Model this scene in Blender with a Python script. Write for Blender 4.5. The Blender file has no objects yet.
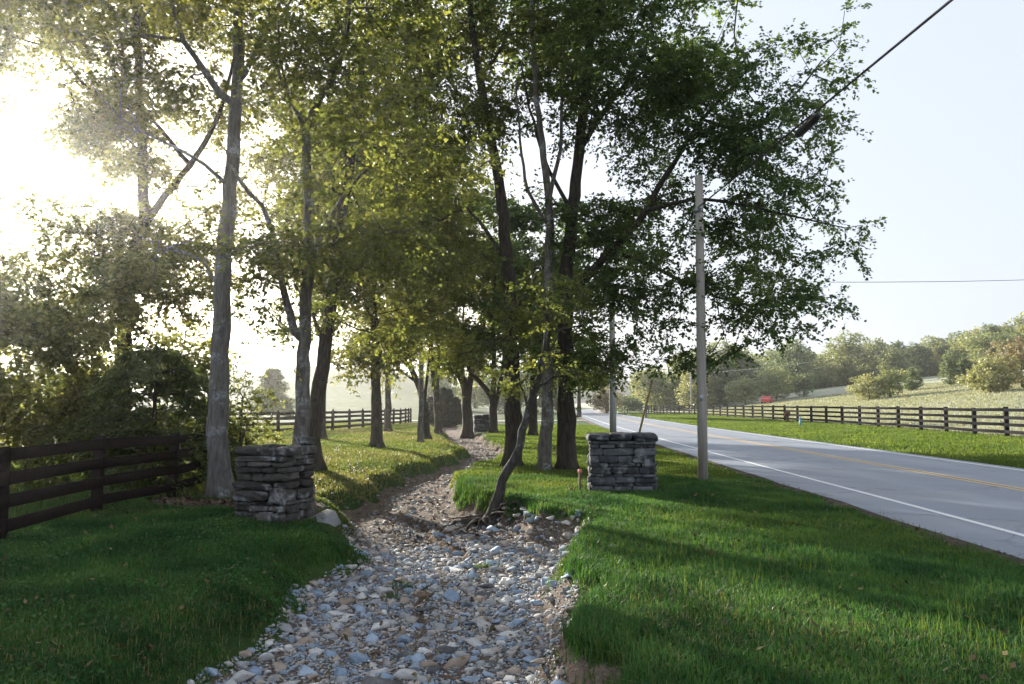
import bpy, bmesh, math, random
import numpy as np
from mathutils import Vector, Matrix
from mathutils.bvhtree import BVHTree

random.seed(4)
SC = bpy.context.scene
COL = SC.collection
R = math.radians
F = 800.0; CX = 512.0; CY = 342.0; EYE = 1.6
TILT = math.atan(62.0 / F)
ct, st = math.cos(TILT), math.sin(TILT)
SUN_EL = R(13.5); SUN_AZ = R(31.5)            # azimuth to the left of +Y


def rs(seed):
    return np.random.default_rng(seed)


def at(px, py, d):
    """point seen at pixel px,py that is d metres ahead of the viewer (along +Y)"""
    a, b = (px - CX) / F, (CY - py) / F
    y = ct - b * st
    z = st + b * ct
    k = d / y
    return np.array((a * k, d, EYE + z * k))


# ------------------------------------------------------------------ helpers
def smooth(a, b, x):
    t = np.clip((x - a) / (b - a), 0, 1)
    return t * t * (3 - 2 * t)


def wob(x, y, s, seed=0.0):
    """cheap smooth 2-D noise in -1..1"""
    x = np.asarray(x, float) * s; y = np.asarray(y, float) * s
    return (np.sin(x * 1.13 + y * .71 + seed) + np.sin(-x * .83 + y * 1.37 + 1.7 * seed + 2)
            + np.sin(x * 2.1 - y * 1.7 + 2.3 * seed) * .6 + np.sin(x * 2.9 + y * 2.3 + .7 * seed + 1) * .4) / 3.0


def tag(o, label=None, cat=None, group=None, kind=None):
    if label: o['label'] = label
    if cat: o['category'] = cat
    if group: o['group'] = group
    if kind: o['kind'] = kind
    return o


def empty(name, loc):
    o = bpy.data.objects.new(name, None)
    o.location = [float(v) for v in loc]
    o.empty_display_size = .1
    COL.objects.link(o)
    return o


def link(name, me, parent=None, loc=None):
    o = bpy.data.objects.new(name, me)
    COL.objects.link(o)
    if parent is not None: o.parent = parent
    if loc is not None: o.location = [float(v) for v in loc]
    return o


def fast_mesh(name, V, Q=None, T=None, rnd=None, mat=None, smooth_shade=False, attrs=None):
    """mesh from numpy arrays; rnd = one float per face; attrs = {name: per-vertex floats}"""
    me = bpy.data.meshes.new(name)
    V = np.asarray(V, np.float32)
    Q = np.zeros((0, 4), np.int32) if Q is None or len(Q) == 0 else np.asarray(Q, np.int32)
    T = np.zeros((0, 3), np.int32) if T is None or len(T) == 0 else np.asarray(T, np.int32)
    nq, nt = len(Q), len(T)
    me.vertices.add(len(V)); me.vertices.foreach_set('co', V.ravel())
    me.loops.add(nq * 4 + nt * 3)
    me.loops.foreach_set('vertex_index', np.concatenate([Q.ravel(), T.ravel()]).astype(np.int32))
    me.polygons.add(nq + nt)
    ls = np.concatenate([np.arange(nq) * 4, nq * 4 + np.arange(nt) * 3]).astype(np.int32)
    me.polygons.foreach_set('loop_start', ls)
    if smooth_shade:
        me.polygons.foreach_set('use_smooth', np.ones(nq + nt, bool))
    me.update(calc_edges=True)
    if rnd is not None:
        a = me.attributes.new('rnd', 'FLOAT', 'FACE')
        a.data.foreach_set('value', np.asarray(rnd, np.float32))
    for k, v in (attrs or {}).items():
        a = me.attributes.new(k, 'FLOAT', 'POINT')
        a.data.foreach_set('value', np.asarray(v, np.float32))
    if mat: me.materials.append(mat)
    return me


class MB:
    """collects shapes into one mesh"""
    def __init__(s): s.V, s.Q, s.T, s.rq, s.rt, s.n = [], [], [], [], [], 0

    def add(s, V, Q=None, T=None, rnd=.5):
        V = np.asarray(V, float)
        s.V.append(V)
        if Q is not None and len(Q):
            s.Q.append(np.asarray(Q) + s.n); s.rq.append(np.full(len(Q), rnd))
        if T is not None and len(T):
            s.T.append(np.asarray(T) + s.n); s.rt.append(np.full(len(T), rnd))
        s.n += len(V)

    def box(s, c, size, rz=0.0, rnd=.5, bev=0.0, tiltx=0.0, tilty=0.0):
        hx, hy, hz = [v / 2 for v in size]
        b = min(bev, hx * .45, hy * .45, hz * .45)
        if b <= 0:
            V = np.array([(x, y, z) for z in (-hz, hz) for y in (-hy, hy) for x in (-hx, hx)], float)
            Q = [(0, 2, 3, 1), (4, 5, 7, 6), (0, 1, 5, 4), (2, 6, 7, 3), (0, 4, 6, 2), (1, 3, 7, 5)]
            T = []
        else:
            V, Q, T = bevel_box(hx, hy, hz, b)
        M = np.array(Matrix.Rotation(rz, 3, 'Z') @ Matrix.Rotation(tiltx, 3, 'X') @ Matrix.Rotation(tilty, 3, 'Y'))
        s.add(V @ M.T + np.asarray(c, float), Q, T, rnd)

    def tube(s, P, rad, n=8, rnd=.5, cap=True):
        V, Q, T = tube_arrays(np.asarray(P, float), rad, n, cap)
        s.add(V, Q, T, rnd)

    def mesh(s, name, mat, smooth_shade=False):
        V = np.concatenate(s.V)
        Q = np.concatenate(s.Q) if s.Q else None
        T = np.concatenate(s.T) if s.T else None
        rnd = np.concatenate(s.rq + s.rt)
        return fast_mesh(name, V, Q, T, rnd, mat, smooth_shade)

    def build(s, name, mat, parent=None, smooth_shade=False, loc=None):
        return link(name, s.mesh(name, mat, smooth_shade), parent, loc)


def bevel_box(hx, hy, hz, b):
    bm = bmesh.new()
    bmesh.ops.create_cube(bm, size=1)
    for v in bm.verts: v.co = Vector((v.co.x * 2 * hx, v.co.y * 2 * hy, v.co.z * 2 * hz))
    bmesh.ops.bevel(bm, geom=list(bm.edges), offset=b, segments=1, affect='EDGES')
    bm.verts.index_update()
    V = np.array([v.co[:] for v in bm.verts])
    Q = [[v.index for v in f.verts] for f in bm.faces if len(f.verts) == 4]
    T = [[v.index for v in f.verts] for f in bm.faces if len(f.verts) == 3]
    bm.free()
    return V, Q, T


def tube_arrays(P, rad, n, cap=True):
    m = len(P)
    rad = np.broadcast_to(np.asarray(rad, float), (m,))
    D = np.gradient(P, axis=0)
    D /= np.linalg.norm(D, axis=1, keepdims=True) + 1e-9
    ref = np.array((1., 0, 0)) if abs(D[0][0]) < .8 else np.array((0, 1., 0))
    u = ref - D[0] * ref.dot(D[0]); u /= np.linalg.norm(u)
    ang = np.arange(n) * 2 * math.pi / n
    V = np.empty((m, n, 3))
    for i in range(m):
        u = u - D[i] * u.dot(D[i]); u /= np.linalg.norm(u) + 1e-9
        w = np.cross(D[i], u)
        V[i] = P[i] + rad[i] * (np.cos(ang)[:, None] * u + np.sin(ang)[:, None] * w)
    V = V.reshape(-1, 3)
    i = np.arange(m - 1)[:, None] * n; j = np.arange(n)[None, :]; j2 = (j + 1) % n
    Q = np.stack([i + j, i + j2, i + n + j2, i + n + j], -1).reshape(-1, 4)
    T = []
    if cap:
        V = np.concatenate([V, P[:1], P[-1:]])
        a, b = m * n, m * n + 1
        T = [(a, (k + 1) % n, k) for k in range(n)] + [(b, (m - 1) * n + k, (m - 1) * n + (k + 1) % n) for k in range(n)]
    return V, Q, T


def catmull(P, step):
    P = [np.asarray(p, float) for p in P]
    P = [2 * P[0] - P[1]] + P + [2 * P[-1] - P[-2]]
    out = []
    for i in range(1, len(P) - 2):
        p0, p1, p2, p3 = P[i - 1:i + 3]
        n = max(2, int(np.linalg.norm(p2 - p1) / step))
        for k in range(n):
            t = k / n
            out.append(.5 * ((2 * p1) + (-p0 + p2) * t + (2 * p0 - 5 * p1 + 4 * p2 - p3) * t * t + (-p0 + 3 * p1 - 3 * p2 + p3) * t ** 3))
    out.append(P[-2])
    return np.array(out)


# ------------------------------------------------------------------ materials
def new_mat(name):
    m = bpy.data.materials.new(name); m.use_nodes = True
    nt = m.node_tree; nt.nodes.clear()
    out = nt.nodes.new('ShaderNodeOutputMaterial')
    return m, nt, out


class NT:
    def __init__(s, nt): s.nt = nt
    def n(s, t, **kw):
        x = s.nt.nodes.new(t)
        for k, v in kw.items(): setattr(x, k, v)
        return x
    def l(s, a, b): s.nt.links.new(a, b)
    def noise(s, scale, detail=4, rough=.55, vec=None, dist=0):
        x = s.n('ShaderNodeTexNoise'); x.inputs['Scale'].default_value = scale
        x.inputs['Detail'].default_value = detail; x.inputs['Roughness'].default_value = rough
        x.inputs['Distortion'].default_value = dist
        if vec is not None: s.l(vec, x.inputs['Vector'])
        return x
    def ramp(s, fac, stops):
        x = s.n('ShaderNodeValToRGB'); e = x.color_ramp.elements
        while len(e) < len(stops): e.new(.5)
        for k, (p, c) in enumerate(stops):
            e[k].position = p; e[k].color = (*c, 1) if len(c) == 3 else c
        s.l(fac, x.inputs['Fac']); return x.outputs['Color']
    def mix(s, fac, a, b, mode='MIX'):
        x = s.n('ShaderNodeMix', data_type='RGBA', blend_type=mode)
        for sock, v in ((x.inputs[0], fac), (x.inputs[6], a), (x.inputs[7], b)):
            if hasattr(v, 'is_output'): s.l(v, sock)
            elif isinstance(v, (int, float)): sock.default_value = v
            else: sock.default_value = (*v, 1)
        return x.outputs[2]
    def math(s, op, a, b=None, clamp=False):
        x = s.n('ShaderNodeMath', operation=op, use_clamp=clamp)
        for sock, v in ((x.inputs[0], a), (x.inputs[1], b)):
            if v is None: continue
            if hasattr(v, 'is_output'): s.l(v, sock)
            else: sock.default_value = v
        return x.outputs[0]
    def attr(s, name):
        x = s.n('ShaderNodeAttribute', attribute_name=name); return x.outputs['Fac']
    def pos(s): return s.n('ShaderNodeNewGeometry').outputs['Position']
    def obj(s): return s.n('ShaderNodeTexCoord').outputs['Object']
    def scale(s, vec, sc):
        x = s.n('ShaderNodeMapping'); x.inputs['Scale'].default_value = sc; s.l(vec, x.inputs['Vector']); return x.outputs[0]
    def bump(s, h, strength, dist=.02):
        x = s.n('ShaderNodeBump'); x.inputs['Strength'].default_value = strength; x.inputs['Distance'].default_value = dist
        s.l(h, x.inputs['Height']); return x.outputs[0]
    def bsdf(s, color, rough=.8, normal=None, spec=.3, metal=0.0):
        x = s.n('ShaderNodeBsdfPrincipled')
        if hasattr(color, 'is_output'): s.l(color, x.inputs['Base Color'])
        else: x.inputs['Base Color'].default_value = (*color, 1)
        if hasattr(rough, 'is_output'): s.l(rough, x.inputs['Roughness'])
        else: x.inputs['Roughness'].default_value = rough
        x.inputs['Specular IOR Level'].default_value = spec
        x.inputs['Metallic'].default_value = metal
        if normal is not None: s.l(normal, x.inputs['Normal'])
        return x.outputs[0]


def mat_leaf(name, c0, c1, c2, trans=.45, tcol=1.5, patch=.5, rough=.5, pc=1.7, spec=.35):
    m, nt, out = new_mat(name); h = NT(nt)
    n = h.noise(patch, 2, .5, h.pos())
    pn = h.math('ADD', h.math('MULTIPLY', h.math('SUBTRACT', n.outputs['Fac'], .5), pc), .5)
    f = h.math('ADD', h.math('MULTIPLY', pn, .55), h.math('MULTIPLY', h.attr('rnd'), .45))
    col = h.ramp(f, [(.2, c0), (.5, c1), (.85, c2)])
    b = h.bsdf(col, rough, spec=spec)
    tr = h.n('ShaderNodeBsdfTranslucent')
    h.l(h.mix(1.0, col, (tcol, tcol * .93, tcol * .5), 'MULTIPLY'), tr.inputs['Color'])
    mx = h.n('ShaderNodeMixShader'); mx.inputs[0].default_value = trans
    h.l(b, mx.inputs[1]); h.l(tr.outputs[0], mx.inputs[2]); h.l(mx.outputs[0], out.inputs['Surface'])
    return m


def mat_bark(name, dark, mid, light, lichen=None, lich_amt=.55, sc=1.0):
    m, nt, out = new_mat(name); h = NT(nt)
    o = h.obj()
    v = h.scale(o, (9 * sc, 9 * sc, 1.6 * sc))
    n1 = h.noise(2.2, 6, .65, v, .4)
    n2 = h.noise(2.0 * sc, 4, .6, o)
    n3 = h.noise(18 * sc, 4, .6, o)
    col = h.ramp(n1.outputs['Fac'], [(.3, dark), (.52, mid), (.72, light)])
    if lichen:
        f = h.ramp(n2.outputs['Fac'], [(lich_amt - .05, (0, 0, 0)), (lich_amt + .07, (1, 1, 1))])
        f2 = h.math('MULTIPLY', f, h.ramp(n3.outputs['Fac'], [(.4, (0, 0, 0)), (.58, (1, 1, 1))]))
        col = h.mix(f2, col, lichen)
    hh = h.math('ADD', n1.outputs['Fac'], h.math('MULTIPLY', n3.outputs['Fac'], .35))
    h.l(h.bsdf(col, .9, h.bump(hh, .9, .035), .2), out.inputs['Surface'])
    return m


def mat_simple(name, c0, c1, scale=6, rough=.8, bump=.3, bscale=40, spec=.3, metal=0, stretch=None, dist=.01, rndmix=0.0):
    m, nt, out = new_mat(name); h = NT(nt)
    o = h.obj()
    if stretch: o = h.scale(o, stretch)
    n = h.noise(scale, 5, .6, o)
    f = n.outputs['Fac']
    if rndmix: f = h.math('ADD', h.math('MULTIPLY', f, 1 - rndmix), h.math('MULTIPLY', h.attr('rnd'), rndmix))
    col = h.ramp(f, [(.3, c0), (.7, c1)])
    nb = h.noise(bscale, 4, .6, o)
    h.l(h.bsdf(col, rough, h.bump(nb.outputs['Fac'], bump, dist), spec, metal), out.inputs['Surface'])
    return m


M = {}
# foliage: near trees, warm side, far side
M['leaf_elm'] = mat_leaf('leaf_elm', (.036, .050, .019), (.080, .098, .034), (.155, .164, .055), .53, 2.9)
M['leaf_maple'] = mat_leaf('leaf_maple', (.030, .056, .026), (.062, .102, .040), (.130, .170, .056), .50, 2.7)
M['leaf_hackberry'] = mat_leaf('leaf_hackberry', (.040, .050, .020), (.086, .096, .035), (.162, .162, .057), .53, 2.9)
M['leaf_shrub'] = mat_leaf('leaf_shrub', (.046, .062, .024), (.100, .118, .044), (.180, .185, .070), .58, 2.8)
M['leaf_cedar'] = mat_leaf('leaf_cedar', (.034, .056, .024), (.070, .100, .038), (.125, .155, .056), .46, 2.2)
M['leaf_arborvitae'] = mat_leaf('leaf_arborvitae', (.010, .024, .010), (.018, .040, .014), (.034, .058, .018), .2, 1.3)
M['leaf_hill'] = mat_leaf('leaf_hill', (.16, .19, .11), (.26, .295, .16), (.37, .39, .22), .35, 1.5, .06)  # hill greens lifted above real foliage, distance haze put into the colour
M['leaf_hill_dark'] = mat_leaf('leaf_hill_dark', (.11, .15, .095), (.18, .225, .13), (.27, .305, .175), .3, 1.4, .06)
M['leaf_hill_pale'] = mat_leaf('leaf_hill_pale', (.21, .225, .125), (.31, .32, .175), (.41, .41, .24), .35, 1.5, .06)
M['leaf_tan'] = mat_leaf('leaf_tan', (.19, .165, .11), (.28, .24, .16), (.36, .31, .21), .3, 1.3, .3)
M['bark_pale'] = mat_bark('bark_pale', (.075, .07, .066), (.145, .135, .125), (.22, .21, .195), (.34, .37, .39), .58)
M['bark_fork'] = mat_bark('bark_fork', (.06, .053, .046), (.135, .12, .103), (.22, .20, .175), (.36, .37, .36), .56)
M['bark_dark'] = mat_bark('bark_dark', (.022, .018, .015), (.055, .045, .036), (.10, .084, .068), (.16, .17, .16), .64)
M['bark_mid'] = mat_bark('bark_mid', (.045, .038, .032), (.10, .085, .068), (.17, .145, .12), (.26, .27, .26), .58)
M['bark_mossy'] = mat_bark('bark_mossy', (.035, .03, .025), (.09, .078, .066), (.17, .155, .135), (.36, .41, .44), .52)
M['bark_sapling'] = mat_bark('bark_sapling', (.022, .02, .018), (.06, .053, .046), (.115, .105, .094), (.24, .27, .29), .60)
M['board_brown'] = mat_simple('board_brown', (.016, .012, .011), (.030, .023, .021), 5, .95, .35, 30, .04, stretch=(3, 3, 3), dist=.006, rndmix=.4)
M['board_black'] = mat_simple('board_black', (.010, .010, .012), (.020, .019, .020), 5, 1.0, .3, 30, .02, rndmix=.4)
M['pole_wood'] = mat_simple('pole_wood', (.30, .27, .235), (.46, .42, .375), 1.2, .85, .5, 6, .2, stretch=(14, 14, .8), dist=.01)
M['pole_grey'] = mat_simple('pole_grey', (.27, .27, .275), (.38, .375, .37), 1.2, .8, .4, 6, .2, stretch=(14, 14, .8), dist=.01)
M['cable_black'] = mat_simple('cable_black', (.012, .012, .013), (.02, .02, .022), 5, .5, .05, 30, .4)
M['steel'] = mat_simple('steel', (.30, .31, .32), (.42, .43, .44), 8, .45, .1, 60, .5, .8)
M['guard_yellow'] = mat_simple('guard_yellow', (.75, .52, .22), (.85, .62, .30), 4, .55, .1, 20, .4)
M['mail_blue'] = mat_simple('mail_blue', (.012, .03, .075), (.02, .045, .10), 4, .4, .1, 30, .5)
M['post_grey'] = mat_simple('post_grey', (.16, .15, .14), (.26, .25, .23), 5, .8, .3, 30)
M['stake_brown'] = mat_simple('stake_brown', (.10, .06, .045), (.17, .10, .075), 8, .8, .3, 30)
M['stake_pink'] = mat_simple('stake_pink', (.60, .16, .15), (.72, .24, .22), 8, .6, .05, 30)
M['stub_orange'] = mat_simple('stub_orange', (.22, .11, .06), (.33, .17, .09), 8, .8, .3, 30)
M['tag_teal'] = mat_simple('tag_teal', (.13, .36, .42), (.18, .44, .50), 8, .5, .05, 30)
M['rust_brown'] = mat_simple('rust_brown', (.09, .045, .03), (.16, .08, .05), 8, .8, .3, 30)
M['car_red'] = mat_simple('car_red', (.42, .03, .03), (.50, .04, .04), 8, .3, .02, 30, .6)
M['glass_dark'] = mat_simple('glass_dark', (.02, .025, .03), (.03, .035, .04), 8, .1, .0, 30, .6)
M['rubber'] = mat_simple('rubber', (.012, .012, .012), (.02, .02, .02), 8, .8, .1, 30)
M['gate_metal'] = mat_simple('gate_metal', (.50, .50, .47), (.60, .60, .57), 8, .5, .1, 30)
M['leaf_dead'] = mat_simple('leaf_dead', (.07, .05, .022), (.17, .125, .055), 3, .9, .2, 30, rndmix=.7)
M['litter'] = mat_simple('litter', (.055, .036, .026), (.16, .105, .07), 3, .9, .2, 30, rndmix=.7)
M['driveway'] = mat_simple('driveway', (.30, .29, .27), (.42, .40, .37), 2, .9, .4, 60)
M['grass'] = mat_leaf('grass', (.020, .064, .023), (.048, .126, .037), (.102, .20, .055), .38, 1.5, 1.1, .6, 2.3, .12)
M['grass_sun'] = mat_leaf('grass_sun', (.050, .090, .020), (.090, .140, .030), (.16, .20, .05), .42, 1.7, .5, .65, 1.9, .12)
M['grass_dry'] = mat_leaf('grass_dry', (.115, .122, .042), (.19, .19, .070), (.30, .27, .12), .40, 1.4, .6, .5)
M['hay'] = mat_leaf('hay', (.26, .28, .20), (.34, .35, .27), (.41, .41, .33), .35, 1.1, .3, .7, 1.0)
M['weed'] = mat_leaf('weed', (.030, .070, .014), (.055, .110, .022), (.10, .16, .035), .4, 1.5, .9, .45)


def mat_stone(name, c0, c1, c2, lich=None):
    m, nt, out = new_mat(name); h = NT(nt)
    o = h.pos()
    n = h.noise(9, 6, .65, o); n2 = h.noise(2.6, 4, .6, o); n3 = h.noise(70, 3, .6, o)
    f = h.math('ADD', h.math('MULTIPLY', n.outputs['Fac'], .65), h.math('MULTIPLY', h.attr('rnd'), .35))
    col = h.ramp(f, [(.3, c0), (.5, c1), (.72, c2)])
    if lich:
        g = h.math('MULTIPLY', h.ramp(n2.outputs['Fac'], [(.52, (0, 0, 0)), (.62, (1, 1, 1))]), h.ramp(n.outputs['Fac'], [(.45, (0, 0, 0)), (.6, (1, 1, 1))]))
        col = h.mix(g, col, lich)
    hh = h.math('ADD', n.outputs['Fac'], h.math('MULTIPLY', n3.outputs['Fac'], .25))
    h.l(h.bsdf(col, .85, h.bump(hh, .8, .02), .3), out.inputs['Surface'])
    return m


M['pier_stone'] = mat_stone('pier_stone', (.030, .032, .036), (.075, .080, .088), (.155, .162, .172), (.26, .275, .275))
M['pier_stone_warm'] = mat_stone('pier_stone_warm', (.026, .023, .021), (.064, .058, .053), (.13, .12, .11), (.25, .26, .26))
M['pier_core'] = mat_simple('pier_core', (.018, .016, .015), (.04, .036, .033), 9, .95, .5, 40)  # dark filler seen through the gaps of the dry laid stones
ROCKS = {
    'blue-grey': mat_stone('rock_blue_grey', (.17, .225, .30), (.26, .335, .42), (.37, .44, .51)),  # blue of the reflected sky is partly put into this stone colour
    'grey': mat_stone('rock_grey', (.19, .19, .19), (.285, .285, .285), (.39, .385, .38)),
    'buff': mat_stone('rock_buff', (.20, .155, .12), (.31, .25, .20), (.42, .355, .295)),
    'pale': mat_stone('rock_pale', (.34, .335, .325), (.46, .45, .435), (.58, .57, .55)),
    'dark': mat_stone('rock_dark', (.055, .055, .058), (.10, .10, .104), (.16, .16, .16)),
    'brown': mat_stone('rock_brown', (.10, .065, .045), (.17, .115, .08), (.25, .175, .125)),
}
m, nt, out = new_mat('gravel_mixed'); h = NT(nt)
col = h.ramp(h.attr('rnd'), [(0.0, (.15, .185, .225)), (.22, (.27, .33, .40)), (.38, (.27, .27, .27)), (.6, (.37, .325, .28)), (.8, (.27, .225, .18)), (1.0, (.52, .51, .49))])
n = h.noise(30, 4, .6, h.pos())
col = h.mix(.5, col, h.ramp(n.outputs['Fac'], [(.3, (.25, .25, .25)), (.7, (.8, .8, .8))]), 'OVERLAY')
h.l(h.bsdf(col, .85, h.bump(n.outputs['Fac'], .6, .01), .3), out.inputs['Surface'])
M['gravel'] = m

# ------------------------------------------------------------------ terrain
CK = np.array([(-40, -1.0, 1.3), (3, -1.0, 1.3), (5.9, -.95, 1.3), (8.4, -.9, 1.35), (11.6, -.65, 1.5), (14.8, -2.0, 1.15), (17.8, -2.2, .8),
               (21.7, -2.0, .9), (26.5, -1.1, .85), (31.5, -.95, .7), (39, -2.2, .9), (48, -3.1, .75), (60, -5, .8), (75, -6, .9), (400, -30, 1)])
RD = np.array([(-80, 9.0), (-4, 5.0), (0, 5.0), (8, 5.15), (12, 5.27), (18, 5.38), (30, 5.65), (45.7, 6.04), (58, 6.35), (80, 7.4), (128, 9.8), (170, 13.4), (230, 20.5), (320, 34), (600, 90)])


def interp_s(y, xs, ys):
    """smoothed interpolation"""
    y = np.asarray(y, float)
    r = 0
    for k in (-2, -1, 0, 1, 2): r = r + np.interp(y + k * .02 * (np.abs(y) + 25), xs, ys)
    return r / 5


def creek_c(y): return np.interp(y, CK[:, 0], CK[:, 1]) + .12 * np.sin(np.asarray(y) * 1.9)
def creek_w(y): return np.interp(y, CK[:, 0], CK[:, 2])
def road_l(y): return interp_s(y, RD[:, 0], RD[:, 1])
RW = 7.05
FR = np.array([(12, 21), (22, 22), (30, 22.6), (36, 23.3), (47, 24.4), (61, 25.2), (80, 25.3), (102, 25.3), (130, 25.2), (170, 26.5), (215, 31)], float)   # fence beyond the road: y, x


def creek_s(x, y):
    return np.abs(x - creek_c(y)) / creek_w(y) + .10 * wob(x, y, 2.2, 1.0) + .05 * wob(x, y, 6.5, 3.0)


def hill_right(x, y):
    u = np.maximum(0, x - 28 - 4 * smooth(0, 300, y))
    return 42 * (1 - np.exp(-.135 * np.sqrt(u * u + 16) / 42 + .135 * 4 / 42)) * (1 - .35 * smooth(150, 420, y)) * (.35 + .65 * smooth(-30, 60, y))


def hill_left(x, y):
    return 16 * smooth(70, 330, y) * smooth(2, -60, x)


def gz(x, y):
    x = np.asarray(x, float); y = np.asarray(y, float)
    s = creek_s(x, y)
    depth = np.interp(y, [0, 12, 16, 30, 80], [.46, .44, .38, .34, .3])
    right = x > creek_c(y)
    steep = np.where(right, 1.20, 1.45)
    bank = 1 - smooth(.86, steep, s)
    z = -depth * bank
    z = z - .12 * (1 - smooth(1.2, 2.6, s)) * np.where(right, .25, 1)
    z = z + .022 * wob(x, y, 1.1, .3) * smooth(1.2, 2.0, s) + .018 * wob(x, y, 4.1, 2.1) * (1 - smooth(1.0, 1.3, s))
    # undulating meadow left of the creek, small crest of the bank
    z = z + .10 * smooth(-3, -9, x) * smooth(16, 30, y)
    # flat under the road
    dr = np.maximum(np.maximum(road_l(y) - x, x - road_l(y) - RW), 0)
    rm = 1 - smooth(.25, 1.6, dr)
    z = z * (1 - rm) - .03 * rm
    z = z + hill_right(x, y) + hill_left(x, y)
    z = z + .5 * wob(x, y, .05, 4) * smooth(60, 140, np.hypot(x, y)) * smooth(0, 25, dr)
    return z


def axis(lo, hi, dense_lo, dense_hi, step, grow):
    a = list(np.arange(dense_lo, dense_hi, step))
    s = step
    while a[-1] < hi: s = min(s * grow, 30); a.append(a[-1] + s)
    s = step; b = []
    x = dense_lo
    while x > lo: s = min(s * grow, 30); x -= s; b.append(x)
    return np.array(b[::-1] + a)


gx = axis(-900, 900, -7, 6.5, .09, 1.06)
gy = axis(-120, 1300, 3.5, 20, .10, 1.045)
GX, GY = np.meshgrid(gx, gy)
GZ = gz(GX, GY)
nx, ny = len(gx), len(gy)
i = np.arange(ny - 1)[:, None] * nx; j = np.arange(nx - 1)[None, :]
Q = np.stack([i + j, i + j + 1, i + nx + j + 1, i + nx + j], -1).reshape(-1, 4)
S = creek_s(GX, GY)
dr = np.maximum(np.maximum(road_l(GY) - GX, GX - road_l(GY) - RW), 0)
left = (GX < creek_c(GY)) * .17
a_dirt = np.clip(1 - smooth(1.02, 1.26, S + left + .1 * wob(GX, GY, 5, 1)), 0, 1)
a_dirt = np.maximum(a_dirt, (1 - smooth(.12, .38, dr + .08 * wob(GX, GY, 3, 2))) * .95)
t1 = at(222, 497, 13.7)
mul = np.hypot((GX - t1[0] - .3) / 1.5, (GY - t1[1] + .25) / .95)
a_dirt = np.maximum(a_dirt, 1 - smooth(.75, 1.15, mul + .15 * wob(GX, GY, 4, 5)))
lt = at(487, 497, 13.8)
a_dirt = np.maximum(a_dirt, .9 * (1 - smooth(.5, 1.0, np.hypot((GX - lt[0]) / .9, (GY - lt[1] + .9) / .8) + .2 * wob(GX, GY, 4, 8))))
a_dry = smooth(-1.2, -2.5, GX - creek_c(GY) + .5) * smooth(14, 17, GY) * .95
a_dry = np.clip(a_dry + .35 * smooth(14, 18, GY) * smooth(3.5, 1, GX) * (GX > creek_c(GY)), 0, 1)
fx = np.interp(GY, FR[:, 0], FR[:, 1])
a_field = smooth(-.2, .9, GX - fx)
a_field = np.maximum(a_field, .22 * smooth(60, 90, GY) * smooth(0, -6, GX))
a_dry = np.where((GY > 66) & (GX < 2), .35, a_dry)
GROUND_MASK = dict(dirt=a_dirt, dry=a_dry, field=a_field)

m, nt, out = new_mat('ground_mix'); h = NT(nt)
p = h.pos()
n1 = h.noise(.8, 5, .6, p); n2 = h.noise(9, 5, .65, p); n3 = h.noise(45, 4, .6, p); n4 = h.noise(.09, 4, .6, p)
grass = h.ramp(h.math('ADD', h.math('MULTIPLY', n1.outputs['Fac'], .5), h.math('MULTIPLY', n2.outputs['Fac'], .5)), [(.3, (.026, .052, .014)), (.5, (.044, .084, .020)), (.7, (.075, .12, .032))])
dry = h.ramp(h.math('ADD', h.math('MULTIPLY', n1.outputs['Fac'], .5), h.math('MULTIPLY', n2.outputs['Fac'], .5)), [(.3, (.09, .096, .036)), (.5, (.155, .150, .058)), (.7, (.24, .215, .10))])
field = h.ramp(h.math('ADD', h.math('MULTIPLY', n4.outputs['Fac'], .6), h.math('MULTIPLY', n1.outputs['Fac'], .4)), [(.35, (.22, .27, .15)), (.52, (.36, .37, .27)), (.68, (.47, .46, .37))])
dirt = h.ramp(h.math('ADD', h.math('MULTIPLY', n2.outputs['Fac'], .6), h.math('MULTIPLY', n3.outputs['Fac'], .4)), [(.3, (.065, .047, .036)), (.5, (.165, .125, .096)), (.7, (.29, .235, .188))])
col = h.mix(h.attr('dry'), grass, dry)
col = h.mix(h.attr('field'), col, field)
edge = h.math('ADD', h.attr('dirt'), h.math('MULTIPLY', h.math('SUBTRACT', n2.outputs['Fac'], .5), .5))
dm = h.ramp(edge, [(.40, (0, 0, 0)), (.56, (1, 1, 1))])
col = h.mix(dm, col, dirt)
hh = h.math('ADD', n2.outputs['Fac'], h.math('MULTIPLY', n3.outputs['Fac'], .5))
h.l(h.bsdf(col, .95, h.bump(hh, 1.0, .09), .15), out.inputs['Surface'])
M['ground'] = m
V = np.stack([GX, GY, GZ], -1).reshape(-1, 3)
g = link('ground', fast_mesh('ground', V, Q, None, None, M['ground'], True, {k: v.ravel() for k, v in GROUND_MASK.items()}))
tag(g, 'grassy verges, meadow and eroded dirt creek bank', 'ground', kind='structure')


# far ridge
def ridge(name, x0, x1, y, hfun, depth, mat, label):
    xs = np.linspace(x0, x1, 90); rows = []
    for k, (dy, f) in enumerate(((-depth, 0), (-depth * .6, .4), (-depth * .25, .85), (0, 1), (depth * .5, .7), (depth, 0))):
        rows.append(np.stack([xs, np.full_like(xs, y + dy) + 20 * np.sin(xs * .01 + k), -3 + hfun(xs) * f + 1.3 * f * wob(xs, xs * 0 + k * 9, .07, k)], -1))
    V = np.concatenate(rows); n = 90
    i = np.arange(5)[:, None] * n; j = np.arange(n - 1)[None, :]
    Q = np.stack([i + j, i + j + 1, i + n + j + 1, i + n + j], -1).reshape(-1, 4)
    o = link(name, fast_mesh(name, V, Q, None, None, mat, True))
    return tag(o, label, 'hills', kind='structure')


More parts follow.
